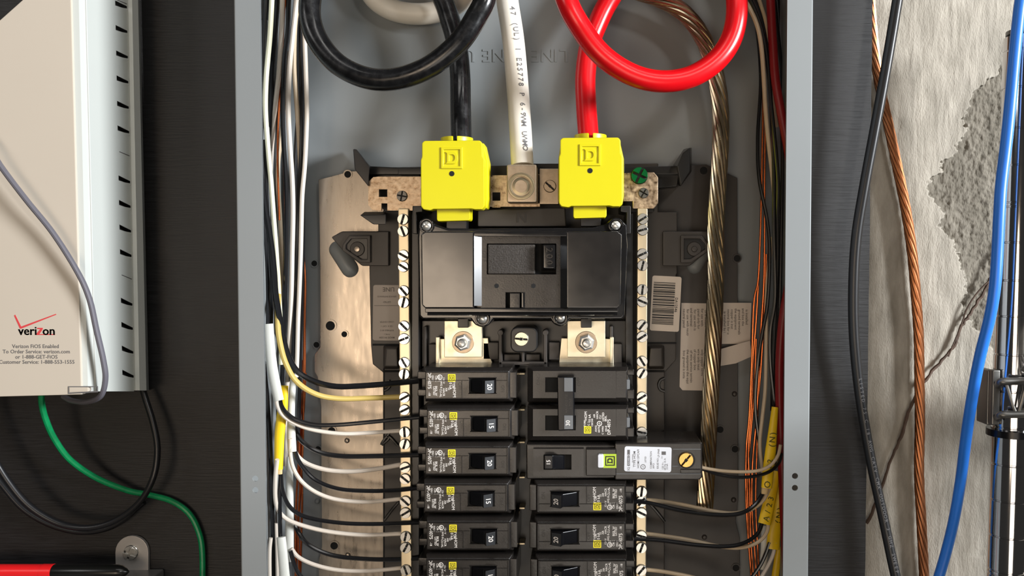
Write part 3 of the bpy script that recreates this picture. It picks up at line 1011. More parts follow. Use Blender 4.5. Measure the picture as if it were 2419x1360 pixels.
# ------------------------------------------------------------------ branch breakers
YK = .022
u = SC(YK)
def logo(mb_unused, parent, x, z, y, s, deg, base='print_yellow', name='emblem_tile', ink='print_olive'):
    MB().prism(rrect(x - s, z - s, x + s, z + s, s * .14, 2), y - .00012, y).build(name, base, parent, smooth=0)
    mb = MB()
    dring(mb, x, z, s * .72, y - .00016, y - .00011, deg)
    mb.build('emblem_ink', ink, parent, smooth=0)
def make_breaker(label, num, double=False):
    """single pole, terminal at -X; local units are photograph pixels times u"""
    t = thing('circuit_breaker', (0, YK, 0), label, 'breaker')
    o0 = Vector((0, YK, 0))
    def L(x, z):                     # offsets in pixels from the breaker centre
        return x * u, z * u
    def rect(mb, x0, z0, x1, z1, y0, y1):
        mb.rbox(x0 * u, z0 * u, x1 * u, z1 * u, y0, y1)
    # body with a sloping shoulder all round
    mb = MB()
    out = [(-103, -41.5), (106, -41.5), (106, 41.5), (-103, 41.5)]
    inn = [(-100, -33), (98, -33), (98, 33), (-100, 33)]
    n = 4
    vs = [(x * u, YK + .0012, z * u) for x, z in inn] + [(x * u, YK + .0045, z * u) for x, z in out] + [(x * u, .0595, z * u) for x, z in out]
    fs = [(0, 1, 2, 3)] + [(i, (i + 1) % 4, 4 + (i + 1) % 4, 4 + i) for i in range(4)] + [(4 + i, 4 + (i + 1) % 4, 8 + (i + 1) % 4, 8 + i) for i in range(4)] + [(11, 10, 9, 8)]
    mb.add(vs, fs).build('body', 'breaker_plastic', t, bevel=.0007)
    # raised face left open where the handle comes through
    mb = MB()
    for r in ((-98, -31, 4, 31), (68, -31, 96, 31), (4, 17, 68, 31), (4, -31, 68, -18)):
        rect(mb, *r, YK, YK + .0016)
    mb.build('face', 'breaker_plastic', t, smooth=0)
    mb = MB()
    rect(mb, -98, 30, 96, 32.5, YK - .0005, YK + .0012)
    rect(mb, -98, -32.5, 96, -30, YK - .0005, YK + .0012)
    rect(mb, 94, -32, 98, 32, YK - .0005, YK + .0012)
    mb.build('face_ridge', 'breaker_plastic', t, bevel=.0003, seg=1)
    for r in ((-97, 11.2, 3, 12.6), (69, 11.2, 94, 12.6), (-13.7, -30, -12.3, 11)):
        mb = MB()
        rect(mb, *r, YK - .00045, YK + .0005)
        mb.build('moulding_seam', 'breaker_plastic', t, bevel=.00015, seg=1)
    mb = MB()
    for r in ((2, 17, 70, 19), (2, -20, 70, -18)):
        rect(mb, *r, YK - .0006, YK + .0005)
    mb.build('slot_lip', 'breaker_plastic', t, bevel=.0003, seg=1)
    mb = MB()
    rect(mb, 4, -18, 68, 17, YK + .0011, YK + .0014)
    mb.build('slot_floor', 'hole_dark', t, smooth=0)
    mb = MB()
    rect(mb, 98, -32, 116, 31, YK + .0025, .058)
    mb.build('end_bump', 'breaker_plastic', t, bevel=.0006)
    for z0, z1 in ((13, 32), (-28, -11)):
        mb = MB()
        rect(mb, -121, z0, -99, z1, YK + .0035, .056)
        mb.build('terminal_ear', 'breaker_plastic', t, bevel=.0007)
    mb = MB()
    rect(mb, -116, -12, -99, 14, YK + .012, .056)
    mb.build('terminal_well', 'black_plastic', t, bevel=.0004)
    # toggle: grey cap standing out at one end, black slope down to the other
    mb = MB()
    prof = [(6, YK + .0012), (18, YK - .0010), (40, YK - .0048), (44, YK - .0082), (66, YK - .0050), (67, YK + .0012)]
    vs = [(x * u, y, -16 * u) for x, y in prof] + [(x * u, y, 15.5 * u) for x, y in prof]
    k = len(prof)
    fs = [tuple(range(k)), tuple(range(2 * k - 1, k - 1, -1))] + [(i, i + k, (i + 1) % k + k, (i + 1) % k) for i in range(k)]
    hd = mb.add(vs, fs).build('handle', 'handle_black', t, bevel=.0006)
    sl = lambda x: YK - .0082 + .0032 * (x / u - 44) / 22
    mb = MB()
    q = [(x, sl(x) - .0001, z) for x, z in ((45.5 * u, -15 * u), (65 * u, -15 * u), (65 * u, 14.5 * u), (45.5 * u, 14.5 * u))]
    q2 = [(x, y + .0004, z) for x, y, z in q]
    mb.add(q + q2, [(0, 1, 2, 3), (7, 6, 5, 4)] + [(i, i + 4, (i + 1) % 4 + 4, (i + 1) % 4) for i in range(4)])
    mb.build('handle_cap', 'toggle_cap', hd, smooth=0)
    mb = MB()
    mb.ltext(num, 55 * u, 0, 0, 15 * u, -90)
    for v in mb.v:
        v.y = sl(v.x) - .00016
    mb.build('amp_number', 'print_white', hd, smooth=0)
    return t
def label_print(t, var=0):
    y = YK - .0001
    mb = MB()
    rows = [(-90, 12, 'DP-4075', 11.5), (-90, -20, '-18', 7), (-82, 17, 'ISSUE', 6), (-79, -13, 'LISTED', 7), (-74, 16, 'CIRC', 6.5), (-74, -13, 'BKR. W', 7), (-67, 16, '60/75', 6), (-62, 4, 'AWG 8', 6.5), (-63, -18, 'CU-AL', 7),
            (-56, 12, '120 V', 6.5), (-56, -16, 'HACR', 7), (-50, -10, 'AIR', 6), (-44, -8, '22', 6.5), (-40, 1, '10 kA', 9), (-34, -2, '240', 6), (-32, 2, 'TYPE', 7.5), (-31, -17, 'HOM', 10)]
    for x, z, s, k in rows:
        mb.ltext(s, x * u, z * u, y, k * u, -90)
    c = (-65 * u, 20 * u)
    mb.ring(circ(*c, 6.0 * u, 18), circ(*c, 4.4 * u, 18), y - .00002, y + .00002)
    mb.ltext('UL', c[0], c[1], y, 6 * u, -60)
    mb.build('label_print', 'print_white', t, smooth=0)
    logo(None, t, -37 * u, 18 * u, YK, 9 * u, -90, 'print_yellow', 'emblem_tile', 'print_olive')
tmplL = {}
def get_template(num):
    if num not in tmplL:
        t = make_breaker('', num)
        label_print(t)
        for w_, x_, z_ in (('OFF', -18, -2), ('ON', 84, -8)):
            MB().ltext(w_, x_ * u, z_ * u, YK - .00015, 11 * u, -90).build('stamped_word', 'black_plastic', t, smooth=0)
        tmplL[num] = t
    return tmplL[num]
used = set()
ORD = ('topmost', 'second', 'third', 'fourth', 'fifth', 'sixth')
def place(num, px, py, right, label):
    t = get_template(num)
    loc = W(px, py, YK)
    if num in used:
        t = dup(t, loc, math.pi if right else 0, 1.06 if right else 1.0)
    else:
        used.add(num)
        t.location = loc
        t.rotation_euler = (0, math.pi if right else 0, 0)
        t.scale = (1.06 if right else 1.0, 1, 1)
    tag(t, label, 'breaker', 'single pole branch breakers')
    return t
place('20', 1104, 910, False, 'black 20 amp breaker topmost in the left column, under the bus connector')
place('15', 1108, 1000, False, 'black 15 amp breaker second from the top of the left column')
place('20', 1104, 1088, False, 'black 20 amp breaker third from the top of the left column, label scuffed')
place('15', 1101, 1176, False, 'black 15 amp breaker fourth from the top of the left column')
place('20', 1107, 1265, False, 'black 20 amp breaker fifth from the top of the left column')
place('15', 1106, 1353, False, 'black breaker cut by the bottom of the left column')
place('20', 1372, 1178, True, 'black 20 amp breaker directly below the long white labelled breaker')
place('20', 1372, 1267, True, 'black 20 amp breaker with a scuffed label, second below the long breaker')
place('20', 1374, 1355, True, 'black breaker cut by the bottom of the right column')

# two pole breaker, right column, top
dp = thing('two_pole_breaker', W(1370, 956, YK), 'black 30 amp double breaker with tied handles at the top of the right column', 'breaker')
for py, nm in ((908, 'upper_pole'), (998, 'lower_pole')):
    mb = MB().taper([(1262, py - 32), (1480, py - 32), (1480, py + 32), (1262, py + 32)], YK + .0012, [(1246, py - 42), (1484, py - 42), (1484, py + 42), (1246, py + 42)], YK + .005)
    mb.pp([(1246, py - 42), (1484, py - 42), (1484, py + 42), (1246, py + 42)], YK + .005, .0595)
    body = mb.build(nm, 'breaker_plastic', dp, bevel=.0006)
    mb = MB()
    for r in ((1259, py - 32, 1288, py + 32), (1288, py - 32, 1360, py - 17), (1288, py + 18, 1360, py + 32), (1360, py - 32, 1455, py + 32)):
        mb.box(*r, YK, YK + .0016)
    mb.box(1456, py - 32, 1480, py + 12, YK + .0008, YK + .002)
    mb.build('face', 'breaker_plastic', body, smooth=0)
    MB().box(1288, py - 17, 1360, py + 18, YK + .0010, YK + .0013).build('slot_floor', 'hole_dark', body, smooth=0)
    for a, b_ in ((py - 36, py - 22), (py + 12, py + 34)):
        MB().box(1482, a, 1498, b_, YK + .0045, .056).build('terminal_ear', 'breaker_plastic', body, bevel=.0006)
    MB().box(1471, py - 12, 1488, py + 12, YK + .002, .05).build('terminal_clip', 'handle_grey', body, bevel=.0008)
tie = MB().pp([(1316, 889), (1356, 889), (1358, 1016), (1318, 1018)], YK - .0075, YK - .0005)
tie = tie.build('handle_tie', 'handle_black', dp, bevel=.0010)
for py in (908, 997):
    MB().box(1332, py - 16, 1353, py + 17, YK - .0080, YK - .0074).build('handle_cap', 'handle_grey', tie, bevel=.0003, seg=1)
mb = MB()
mb.text('30', 1342, 999, YK - .0081, 14, 90)
mb.build('amp_number', 'print_white', tie, smooth=0)
for w_, x_, y_, k_, Y_, p_ in (('HANDLE TIE', 1338, 953, 8, YK - .0076, tie), ('2 POLE', 1347, 953, 8, YK - .0076, tie), ('ON', 1272, 900, 12, YK - .0001, dp), ('OFF', 1368, 902, 12, YK - .0001, dp)):
    MB().text(w_, x_, y_, Y_, k_, 90).build('stamped_word', 'black_plastic', p_, smooth=0)
mb = MB()
for x, y, s, k in ((1384, 982, 'HOM', 9), (1382, 1000, 'TYPE', 7), (1391, 1000, 'C 2', 7), (1393, 988, '10 kA', 8), (1399, 998, '120/240', 6), (1404, 982, 'AIR', 6), (1411, 980, 'HACR', 7), (1418, 985, 'CU', 7), (1425, 984, 'LISTED', 7), (1431, 988, 'BKR.', 7), (1408, 1012, 'AWG', 6.5), (1415, 1014, '60/75', 6.5), (1424, 1016, 'C WIRE', 6), (1432, 1012, 'ISSUE', 6), (1439, 1008, 'DP-4075', 10.5)):
    mb.text(s, x, y, YK - .0001, k, 90)
c = W(1416, 1000, YK)
mb.ring(circ(c.x, c.z, 6.2 * u, 18), circ(c.x, c.z, 4.6 * u, 18), YK - .00012, YK - .00008)
mb.text('UL', 1416, 1000, YK - .0001, 6, 120)
mb.build('label_print', 'print_white', dp, smooth=0)
c = W(1388, 1015, YK)
logo(None, dp, c.x, c.z, YK, 8.6 * u, 90)

# long arc fault breaker
af = thing('arc_fault_breaker', W(1450, 1090, YK), 'long black 15 amp breaker with a white label and brass screw, right column', 'breaker')
mb = MB().pp([(1243, 1048), (1454, 1050), (1454, 1130), (1243, 1132)], YK + .003, .0595)
mb.build('body', 'breaker_plastic', af, bevel=.0012)
mb = MB().pp([(1452, 1046), (1659, 1044), (1660, 1128), (1652, 1134), (1452, 1134)], YK + .0005, .0595)
mb.build('long_body', 'breaker_plastic', af, bevel=.0012)
mb = MB()
for r in ((1260, 1060, 1284, 1124), (1284, 1060, 1350, 1073), (1284, 1109, 1350, 1124), (1350, 1060, 1379, 1124)):
    mb.box(*r, YK, YK + .0035)
mb.build('face', 'breaker_plastic', af, smooth=0)
MB().pp([(1384, 1060), (1456, 1060), (1456, 1124), (1384, 1124)], YK - .001, YK + .0035).build('button_block', 'breaker_plastic', af, bevel=.0007)
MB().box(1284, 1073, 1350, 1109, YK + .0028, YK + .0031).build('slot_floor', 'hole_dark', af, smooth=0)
mb = MB()
prof = [(1285, YK + .003), (1286, YK - .006), (1306, YK - .006), (1314, YK - .003), (1332, YK + .0012), (1334, YK + .003)]
q0 = [W(x, 1075, y) for x, y in prof]
q1 = [W(x, 1108, y) for x, y in prof]
k = len(prof)
hd = mb.add(q0 + q1, [tuple(range(k)), tuple(range(2 * k - 1, k - 1, -1))] + [(i, i + k, (i + 1) % k + k, (i + 1) % k) for i in range(k)]).build('handle', 'handle_black', af, bevel=.0006)
mb = MB()
mb.text('15', 1296, 1092, YK - .0061, 13, 90)
mb.build('amp_number', 'print_white', hd, smooth=0)
MB().pp(prr(1412, 1073, 1426, 1105, 3, 2), YK - .0035, YK).build('test_button', 'label_white', af, bevel=.0006)
c = W(1441, 1088, YK - .001)
MB().box(1425, 1072, 1456, 1105, YK - .0013, YK - .001).build('emblem_tile', 'label_green', af, smooth=0)
mb = MB()
dring(mb, c.x, c.z, 11.5 * u, YK - .00138, YK - .0013, 90, 's')
dring(mb, c.x, c.z, 11.5 * u, YK - .00138, YK - .0013, 90, 'd')
mb.build('emblem_ink', 'print_black', af, smooth=0)
YL = YK + .0004
lb = MB().pp(rot2(prr(1475, 1055, 1586, 1114, 5), (1530, 1085), 1.4), YL - .0002, YL + .0001).build('sticker', 'label_white', af, smooth=0)
mb = MB()
mb.box(1482, 1062, 1488, 1100, YL - .00026, YL - .0002)
mb.text('SQ', 1485, 1107, YL - .00025, 7, 90)
for x, y, s, k in ((1494, 1082, 'by company', 4), (1499, 1084, 'TYPE HOM', 8), (1508, 1083, 'HOM115PCAFI', 7), (1525, 1085, 'LISTED', 5), (1538, 1086, 'COMBINATION', 6), (1544, 1100, 'AFCI', 6), (1554, 1094, 'ISSUE NO.', 6), (1556, 1070, 'LF-3968', 6), (1566, 1100, '120 V~', 6), (1571, 1096, '60 Hz 15 A', 6), (1576, 1102, '10 kA', 6), (1564, 1080, 'CU', 4)):
    mb.text(s, x, y, YL - .00025, k, 90)
mb.build('sticker_print', 'print_grey', lb, smooth=0)
mb = MB()
mb.text('D', 1485, 1075, YL - .0003, 7, 90)
mb.text('SQUARE', 1485, 1089, YL - .0003, 5, 90)
mb.build('sticker_reverse_print', 'label_white', lb, smooth=0)
mb = MB()
c = W(1519, 1102, YL)
mb.ring(circ(c.x, c.z, .0017, 18), circ(c.x, c.z, .0013, 18), YL - .00026, YL - .0002)
mb.text('UL', 1519, 1102, YL - .00025, 5, 120)
mb.box(1563, 1066, 1573, 1074, YL - .00026, YL - .0002)
mb.build('sticker_mark', 'print_grey', lb, smooth=0)
c = W(1622, 1086, YK + .0005)
MB().prism(circ(c.x, c.z, .0056, 24), YK + .0001, YK + .0005).build('screw_well', 'hole_dark', af, smooth=0)
put(BRASS, 'brass_screw', 1620, 1085, YK + .0002, af, 130)
MB().pp([(1608, 1108), (1656, 1108), (1656, 1118), (1608, 1118)], YK - .0005, YK + .001).build('end_ledge', 'breaker_plastic', af, bevel=.0004)
mb = MB()
mb.box(1588, 1100, 1608, 1101.5, YK + .0002, YK + .0006)
mb.box(1590, 1060, 1656, 1061.5, YK + .0002, YK + .0006)
mb.box(1456, 1118, 1656, 1119.5, YK + .0002, YK + .0006)
mb.build('moulding_line', 'handle_grey', af, smooth=0)

# ================================================================== FEEDER CABLES
def cable(name, pts, r, m, label, cat='cable', Y=None, seg=16, k=8, group=None, build=True):
    P = path(pts, Y, k)
    o = MB().tube(P, r, seg).build(name, m)
    tag(o, label, cat, group)
    return o, P
cable('feeder_cable', [(1090, 340, .040), (1088, 250, .046), (1087, 180, .052), (1080, 110, .055), (1064, 50, .056), (1042, -10, .056), (985, -110, .056), (860, -160, .046), (765, -95, .030), (733, 0, .022), (742, 78, .019), (790, 145, .017), (858, 182, .015), (930, 187, .013), (1010, 160, .010), (1080, 105, .008), (1125, 40, .008), (1150, -20, .010), (1165, -150, .03), (1165, -380, .04)],
      .0070, 'cable_black', 'thick black feeder cable looped above the left yellow lug cover')
cable('feeder_cable', [(1391, 335, .040), (1385, 250, .046), (1383, 180, .050), (1392, 110, .054), (1412, 55, .056), (1440, 0, .057), (1490, -70, .057), (1570, -135, .05), (1670, -110, .035), (1728, -50, .024), (1741, 20, .018), (1728, 90, .016), (1690, 145, .014), (1630, 182, .012), (1560, 192, .010), (1490, 175, .008), (1422, 130, .006), (1372, 65, .006), (1335, -10, .006), (1300, -150, .02), (1290, -380, .03)],
      .0070, 'cable_red', 'thick red feeder cable looped above the right yellow lug cover')
wc, wp = cable('feeder_cable', [(1234, 392, .042), (1229, 300, .048), (1222, 200, .052), (1213, 100, .054), (1201, 20, .054), (1188, -50, .055), (1140, -190, .060), (1030, -270, .070), (915, -220, .076), (862, -110, .078), (872, -25, .078), (915, 18, .078), (980, 33, .078), (1045, 24, .078), (1100, -10, .078), (1140, -80, .078), (1160, -200, .078), (1165, -380, .078)],
      .0076, 'cable_white', 'thick white neutral feeder cable entering the lug between the yellow covers')
def tubetext(P, st, i0, size, ang, r, name, m, parent, flip=1, step=.62):
    """letters printed along a cable, one flat glyph after another on its skin"""
    mb = MB()
    FR = flatframes(P)
    L = [0]
    for a, b_ in zip(P, P[1:]):
        L.append(L[-1] + (b_ - a).length)
    s0 = i0
    for ch in st:
        if ch != ' ':
            j = max(1, min(len(P) - 2, next((q for q in range(len(L)) if L[q] >= s0), len(L) - 2)))
            t = (s0 - L[j - 1]) / max(1e-9, L[j] - L[j - 1])
            c = P[j - 1].lerp(P[j], t)
            T = (P[j] - P[j - 1]).normalized() * flip
            N, B = FR[j]
            if B.y > 0: B = -B
            N = N * flip if True else N
            n_ = (B * math.cos(ang) + N * math.sin(ang)).normalized()
            up = n_.cross(T).normalized()
            vs, fs = fontmesh(ch)
            mb.add([c + n_ * (r + .00008) + T * (x * size) + up * (y * size) for x, y in vs], fs)
        s0 += size * step
    return mb.build(name, m, parent, smooth=0)
tubetext(wp, '47 (UL) I E25778 P 6-9WM UWMO', .108, .0050, .40, .0076, 'printed_text', 'print_grey', wc, -1, -.70)

# stranded bare conductor
def stranded(name, pts, R, rs, n, pitch, m, label, Y=None, k=14):
    P = path(pts, Y, k)
    FR = frames(P)
    L = [0]
    for a, b_ in zip(P, P[1:]):
        L.append(L[-1] + (b_ - a).length)
    mid = P[len(P) // 2]
    t = thing(name, P[-1], label, 'cable')
    for q in range(n):
        pts2 = []
        for i in range(len(P)):
            a = 2 * math.pi * (q / n - L[i] / pitch)
            N, B = FR[i]
            pts2.append(P[i] + N * (R * math.cos(a)) + B * (R * math.sin(a)))
        MB().tube(pts2, rs, 7).build('strand', m, t)
    MB().tube(P, R * .9, 8).build('core', m, t)
stranded('ground_conductor', [(1440, -40), (1500, -22), (1560, -2), (1612, 28), (1650, 72), (1678, 130), (1694, 195), (1702, 265), (1702, 345), (1696, 440), (1691, 540), (1691, 640), (1688, 740), (1683, 850), (1677, 960), (1671, 1080), (1665, 1198)], .0047, .00135, 11, .135, 'tinned', 'thick bare stranded ground conductor curving down right of the breakers', .060, 8)

# ================================================================== LEFT WIRE BUNDLE
def wire(name, pts, Y, rpx, m, label, group=None, seg=9, k=7):
    P = path(pts, Y, k)
    if pts[-1][1] >= 1395:                      # runs on down the box, out of the photograph
        P += [P[-1] + (W(pts[-1][0], 1720, P[-1].y) - P[-1]) * t for t in (.5, 1)]
    ym = sum(p.y for p in P) / len(P)
    o = MB().tube(P, rpx * SC(ym), seg).build(name, m)
    return tag(o, label, 'wire', group)
GL = 'wires gathered down the left side of the panel'
for i, (nm, mt, pts, Y, r_, lb) in enumerate((  # added wires: black to fill dark gaps, copper for the wall's copper reflection
    ('black_wire', 'wire_black', [(720, -150), (706, 0), (703, 120), (705, 250), (699, 360), (697, 460), (700, 560), (696, 680), (690, 800), (684, 900)], .068, 5.4, 'added black wire filling the dark gap behind the tan wire, left bundle'),
    ('black_wire', 'wire_black', [(730, -150), (718, 40), (716, 180), (718, 300), (714, 420), (716, 540), (714, 680), (710, 800), (708, 920), (704, 1040)], .068, 4.6, 'added black wire filling the dark gap behind the rightmost white wire, left bundle'),
    ('black_wire', 'wire_black', [(676, -150), (668, 40), (662, 160), (654, 300), (648, 420), (646, 560), (648, 700)], .066, 5.6, 'added black wire filling the dark gap behind the pinkish white wire, left bundle'),
    ('black_wire', 'wire_black', [(646, -150), (634, 60), (626, 220), (622, 380), (624, 540), (628, 720), (630, 900)], .050, 5.0, 'added black wire darkening the left side wall behind the pale ivory wire'),
    ('black_wire', 'wire_black', [(632, -150), (624, 100), (618, 300), (617, 500), (620, 700), (622, 900)], .030, 4.6, 'added black wire darkening the wall along the left flange edge'),
    ('copper_wire', 'copper', [(650, -150), (640, 40), (632, 160), (630, 300), (634, 460)], .072, 2.8, 'added copper wire for the copper reflection on the left side wall'),
    ('copper_wire', 'copper', [(690, -150), (672, 20), (668, 80), (662, 200), (656, 360), (660, 520)], .048, 2.6, 'short added copper wire between black wires at the top left'))):
    P_ = path(pts, Y)
    tag(MB().tube(P_, r_ * SC(Y), 9).build(nm, mt), lb, 'wire', GL)
wire('yellow_wire', [(650, 560, .056), (654, 620, .052), (658, 680, .044), (657, 720, .036), (656, 750, .030), (660, 800, .027), (674, 855, .026), (700, 900, .028), (745, 930, .032), (800, 941, .038), (870, 940, .044), (946, 937, .050)], None, 6.4, 'wire_yellow', 'ivory yellow wire curving to the left neutral bar below the topmost black wire', GL)
wire('ivory_wire', [(648, -150), (643, -20), (638, 80), (629, 180), (627, 260), (633, 350), (640, 430), (646, 510), (652, 590), (656, 650), (660, 720), (664, 800), (664, 860)], [.022, .046], 6.0, 'wire_ivory', 'pale ivory wire nearest the left flange at the top of the bundle', GL)
wire('black_wire', [(662, -150), (655, 0), (652, 60), (645, 150), (640, 250), (634, 330), (626, 430), (622, 520), (620, 640), (622, 760)], [.036, .06], 5.8, 'wire_black', 'glossy black wire right of the pale ivory wire at the top left', GL)
wire('white_wire', [(672, -150), (667, 0), (666, 50), (662, 120), (657, 190), (649, 260), (643, 330), (638, 420), (634, 540), (630, 640)], [.030, .062], 5.6, 'wire_white', 'pinkish white wire third from the left flange at the top', GL)
wire('black_wire', [(690, -150), (682, 0), (680, 70), (672, 140), (668, 250), (670, 330), (675, 420), (677, 500), (676, 600), (673, 700), (671, 780), (668, 860), (664, 960), (662, 1060)], [.034, .060], 5.6, 'wire_black', 'black wire in the middle of the left bundle, grey sheen', GL)
wire('white_wire', [(708, -150), (700, 0), (692, 80), (684, 160), (681, 250), (684, 330), (690, 420), (692, 500), (690, 600), (688, 700), (684, 790), (680, 880), (676, 990), (674, 1100)], [.040, .062], 5.8, 'wire_white', 'warm white wire down the middle of the left bundle', GL)
wire('tan_wire', [(716, -150), (704, 0), (697, 60), (695, 150), (699, 220), (704, 290), (709, 380), (711, 460), (708, 560), (703, 660), (699, 760), (696, 860)], [.048, .066], 5.4, 'wire_tan', 'tan wire behind the loop of the black feeder cable', GL)
wire('black_wire', [(722, -150), (712, 40), (711, 120), (713, 250), (712, 360), (706, 450), (705, 540), (704, 620), (700, 690), (696, 760), (692, 840), (689, 900)], [.056, .056], 5.2, 'wire_black', 'black wire beside the rightmost white wire of the left bundle', GL)
wire('white_wire', [(724, -150), (720, 60), (722, 150), (725, 250), (724, 310), (720, 390), (714, 460), (712, 530), (710, 610), (707, 690), (704, 760), (702, 840), (700, 890)], [.050, .056], 5.2, 'wire_white', 'white wire rightmost of the left bundle, bowed out under the black loop', GL)
wire('tan_wire', [(676, 120), (668, 280), (662, 340), (657, 385), (656, 430), (660, 490), (663, 540), (665, 600), (665, 680), (665, 760), (662, 840)], [.058, .064], 5.0, 'wire_tan', 'tan wire tucked behind the black wires of the left bundle', GL)
wire('black_wire', [(612, 330), (619, 420), (627, 490), (636, 545), (643, 595), (648, 645), (651, 690), (658, 735), (667, 785), (679, 835), (702, 876), (742, 900), (792, 912), (850, 911), (930, 905), (988, 899)], [.016, .044], 7.0, 'wire_black', 'thick black wire sweeping across to the topmost left breaker', 'black wires to the left breakers')
wire('black_wire', [(616, 320), (620, 430), (625, 530), (631, 620), (633, 700), (633, 775), (637, 830)], [.030, .030], 4.4, 'wire_black', 'black wire entering the open top of the upper white sheath', GL)
wire('black_wire', [(624, 330), (629, 430), (634, 530), (640, 620), (642, 700), (641, 775), (644, 830)], [.034, .034], 4.2, 'wire_black', 'second black wire entering the top of the upper white sheath', GL)
wire('black_wire', [(622, 840), (632, 950), (638, 1050), (642, 1150), (644, 1250), (646, 1400)], .040, 5.2, 'wire_black', 'black wire beside the left flange near the two punched holes', GL)
wire('black_wire', [(618, 860), (626, 960), (632, 1080), (634, 1180), (636, 1400)], .052, 4.6, 'wire_black', 'black wire hidden deepest behind the left flange', GL)
wire('white_wire', [(640, 1270), (637, 1310), (638, 1420)], .032, 4.4, 'wire_white', 'short white wire beside the left flange at the lowest corner', GL)
wire('white_wire', [(652, 1235), (654, 1300), (656, 1420)], .046, 4.2, 'wire_white', 'white wire beside the lowest white sheath of the left bundle', GL)
for i, pts in enumerate(([(714, 560), (721, 660), (720, 740), (718, 830), (717, 930), (716, 1010)], [(720, 700), (720, 800), (719, 900), (709, 980), (706, 1080), (700, 1180), (698, 1280), (702, 1420)], [(714, 850), (710, 920), (716, 1000), (713, 1100), (706, 1200), (705, 1300), (712, 1420)], [(722, 880), (718, 960), (710, 1060), (714, 1160), (712, 1260), (708, 1420)], [(706, 960), (704, 1060), (709, 1160), (702, 1260), (696, 1420)])):
    wire('copper_wire', pts, .072 + .0012 * i, 2.6, 'copper', ('bare copper wire running highest up beside the left bundle', 'bare copper wire crossing behind the white sheath, left bundle', 'bare copper wire weaving in the middle of the left copper strands', 'bare copper wire nearest the galvanised sheet on the left', 'bare copper wire nearest the long white sheath, left bundle')[i], 'bare copper ground wires on the left')
# sheaths
def sheath(name, pts, Y, w, th, m, label, k=6, seg=14):
    P = path([p[:2] for p in pts], Y, k)
    if pts[-1][1] >= 1395:
        P += [P[-1] + (W(pts[-1][0], 1720, P[-1].y) - P[-1]) * t for t in (.5, 1)]
    n = len(P)
    s = SC(P[0].y)
    ws = [p[2] if len(p) > 2 else w for p in pts]
    ra = []
    for i in range(n):
        f = i / (n - 1) * (len(ws) - 1)
        j = min(int(f), len(ws) - 2)
        ra.append((ws[j] + (ws[j + 1] - ws[j]) * (f - j)) * s / 2)
    mb = MB()
    FR = flatframes(P)
    mb.sweep(P, FR, ra, [th * s / 2] * n, seg)
    o = mb.build(name, m, smooth=50)
    tag(o, label, 'sheath', 'cut cable sheaths')
    return o, P
sheath('cable_sheath', [(634, 765, 23), (637, 810, 24), (642, 860, 25), (650, 905, 25), (659, 946, 24)], [.026, .022], 24, 15, 'sheath_white', 'bright white cut sheath nearest the left flange, above the yellow sheath')
sheath('cable_sheath', [(671, 911, 20), (668, 960, 24), (661, 1020, 24), (659, 1070, 22), (658, 1108, 20)], [.036, .034], 22, 15, 'sheath_yellow', 'bright yellow cut sheath in the left bundle')
o, _ = sheath('paper_filler', [(660, 1104, 15), (660, 1119, 14)], [.0345, .0345], 15, 10, 'paper_tan', 'tan paper filler poking from the bright yellow sheath on the left', 3)
o['category'] = 'paper'
sheath('cable_sheath', [(694, 884, 15), (690, 930, 16), (688, 980, 17), (688, 1020, 20), (690, 1066, 21)], [.044, .040], 18, 14, 'sheath_white', 'white cut sheath right of the bright yellow sheath')
sheath('cable_sheath', [(684, 1078, 13), (684, 1150, 18), (684, 1230, 20), (683, 1325, 22)], [.052, .050], 18, 14, 'sheath_white', 'long creased white sheath below the yellow one')
sheath('cable_sheath', [(664, 1268, 22), (668, 1310, 24), (676, 1400, 26)], [.036, .034], 24, 15, 'sheath_white', 'lowest white sheath of the left bundle, cut by the photo edge')
wire('black_wire', [(664, 1112), (662, 1150), (661, 1190), (662, 1230), (662, 1290)], .0385, 4.6, 'wire_black', 'scuffed black wire entering the lowest white sheath', GL)
GB, GW = 'black wires to the left breakers', 'white wires to the left neutral bar'
wire('black_wire', [(660, 925), (664, 955), (678, 976), (702, 992), (745, 1003), (800, 1003), (870, 997), (930, 991), (990, 985)], [.024, .044], 5.0, 'wire_black', 'black wire to the second left breaker, out of the upper white sheath', GB)
wire('white_wire', [(650, 925), (656, 960), (672, 984), (706, 1004), (750, 1017), (810, 1024), (870, 1022), (948, 1017)], [.022, .051], 4.8, 'wire_white', 'white wire out of the upper white sheath, second down the left neutral bar', GW)
wire('black_wire', [(690, 990), (700, 1022), (718, 1046), (756, 1068), (810, 1077), (880, 1077), (990, 1074)], [.050, .044], 5.6, 'wire_black', 'black wire to the third left breaker', GB)
wire('white_wire', [(690, 1050), (704, 1078), (730, 1097), (775, 1110), (830, 1113), (890, 1107), (948, 1097)], [.050, .053], 5.4, 'wire_white', 'white wire ending at the neutral bar beside the third left breaker', GW)
wire('black_wire', [(694, 1035), (698, 1068), (712, 1098), (745, 1133), (800, 1154), (870, 1159), (940, 1157), (990, 1152)], [.041, .046], 5.0, 'wire_black', 'black wire to the fourth left breaker', GB)
wire('white_wire', [(686, 1035), (686, 1072), (694, 1108), (716, 1140), (752, 1165), (800, 1180), (870, 1185), (946, 1178)], [.038, .054], 4.8, 'wire_white', 'white wire to the neutral bar beside the fourth left breaker', GW)
wire('black_wire', [(663, 1090), (664, 1125), (668, 1160), (686, 1198), (724, 1221), (800, 1234), (880, 1237), (990, 1234)], [.036, .046], 5.0, 'wire_black', 'black wire out of the bright yellow sheath to the fifth left breaker', GB)
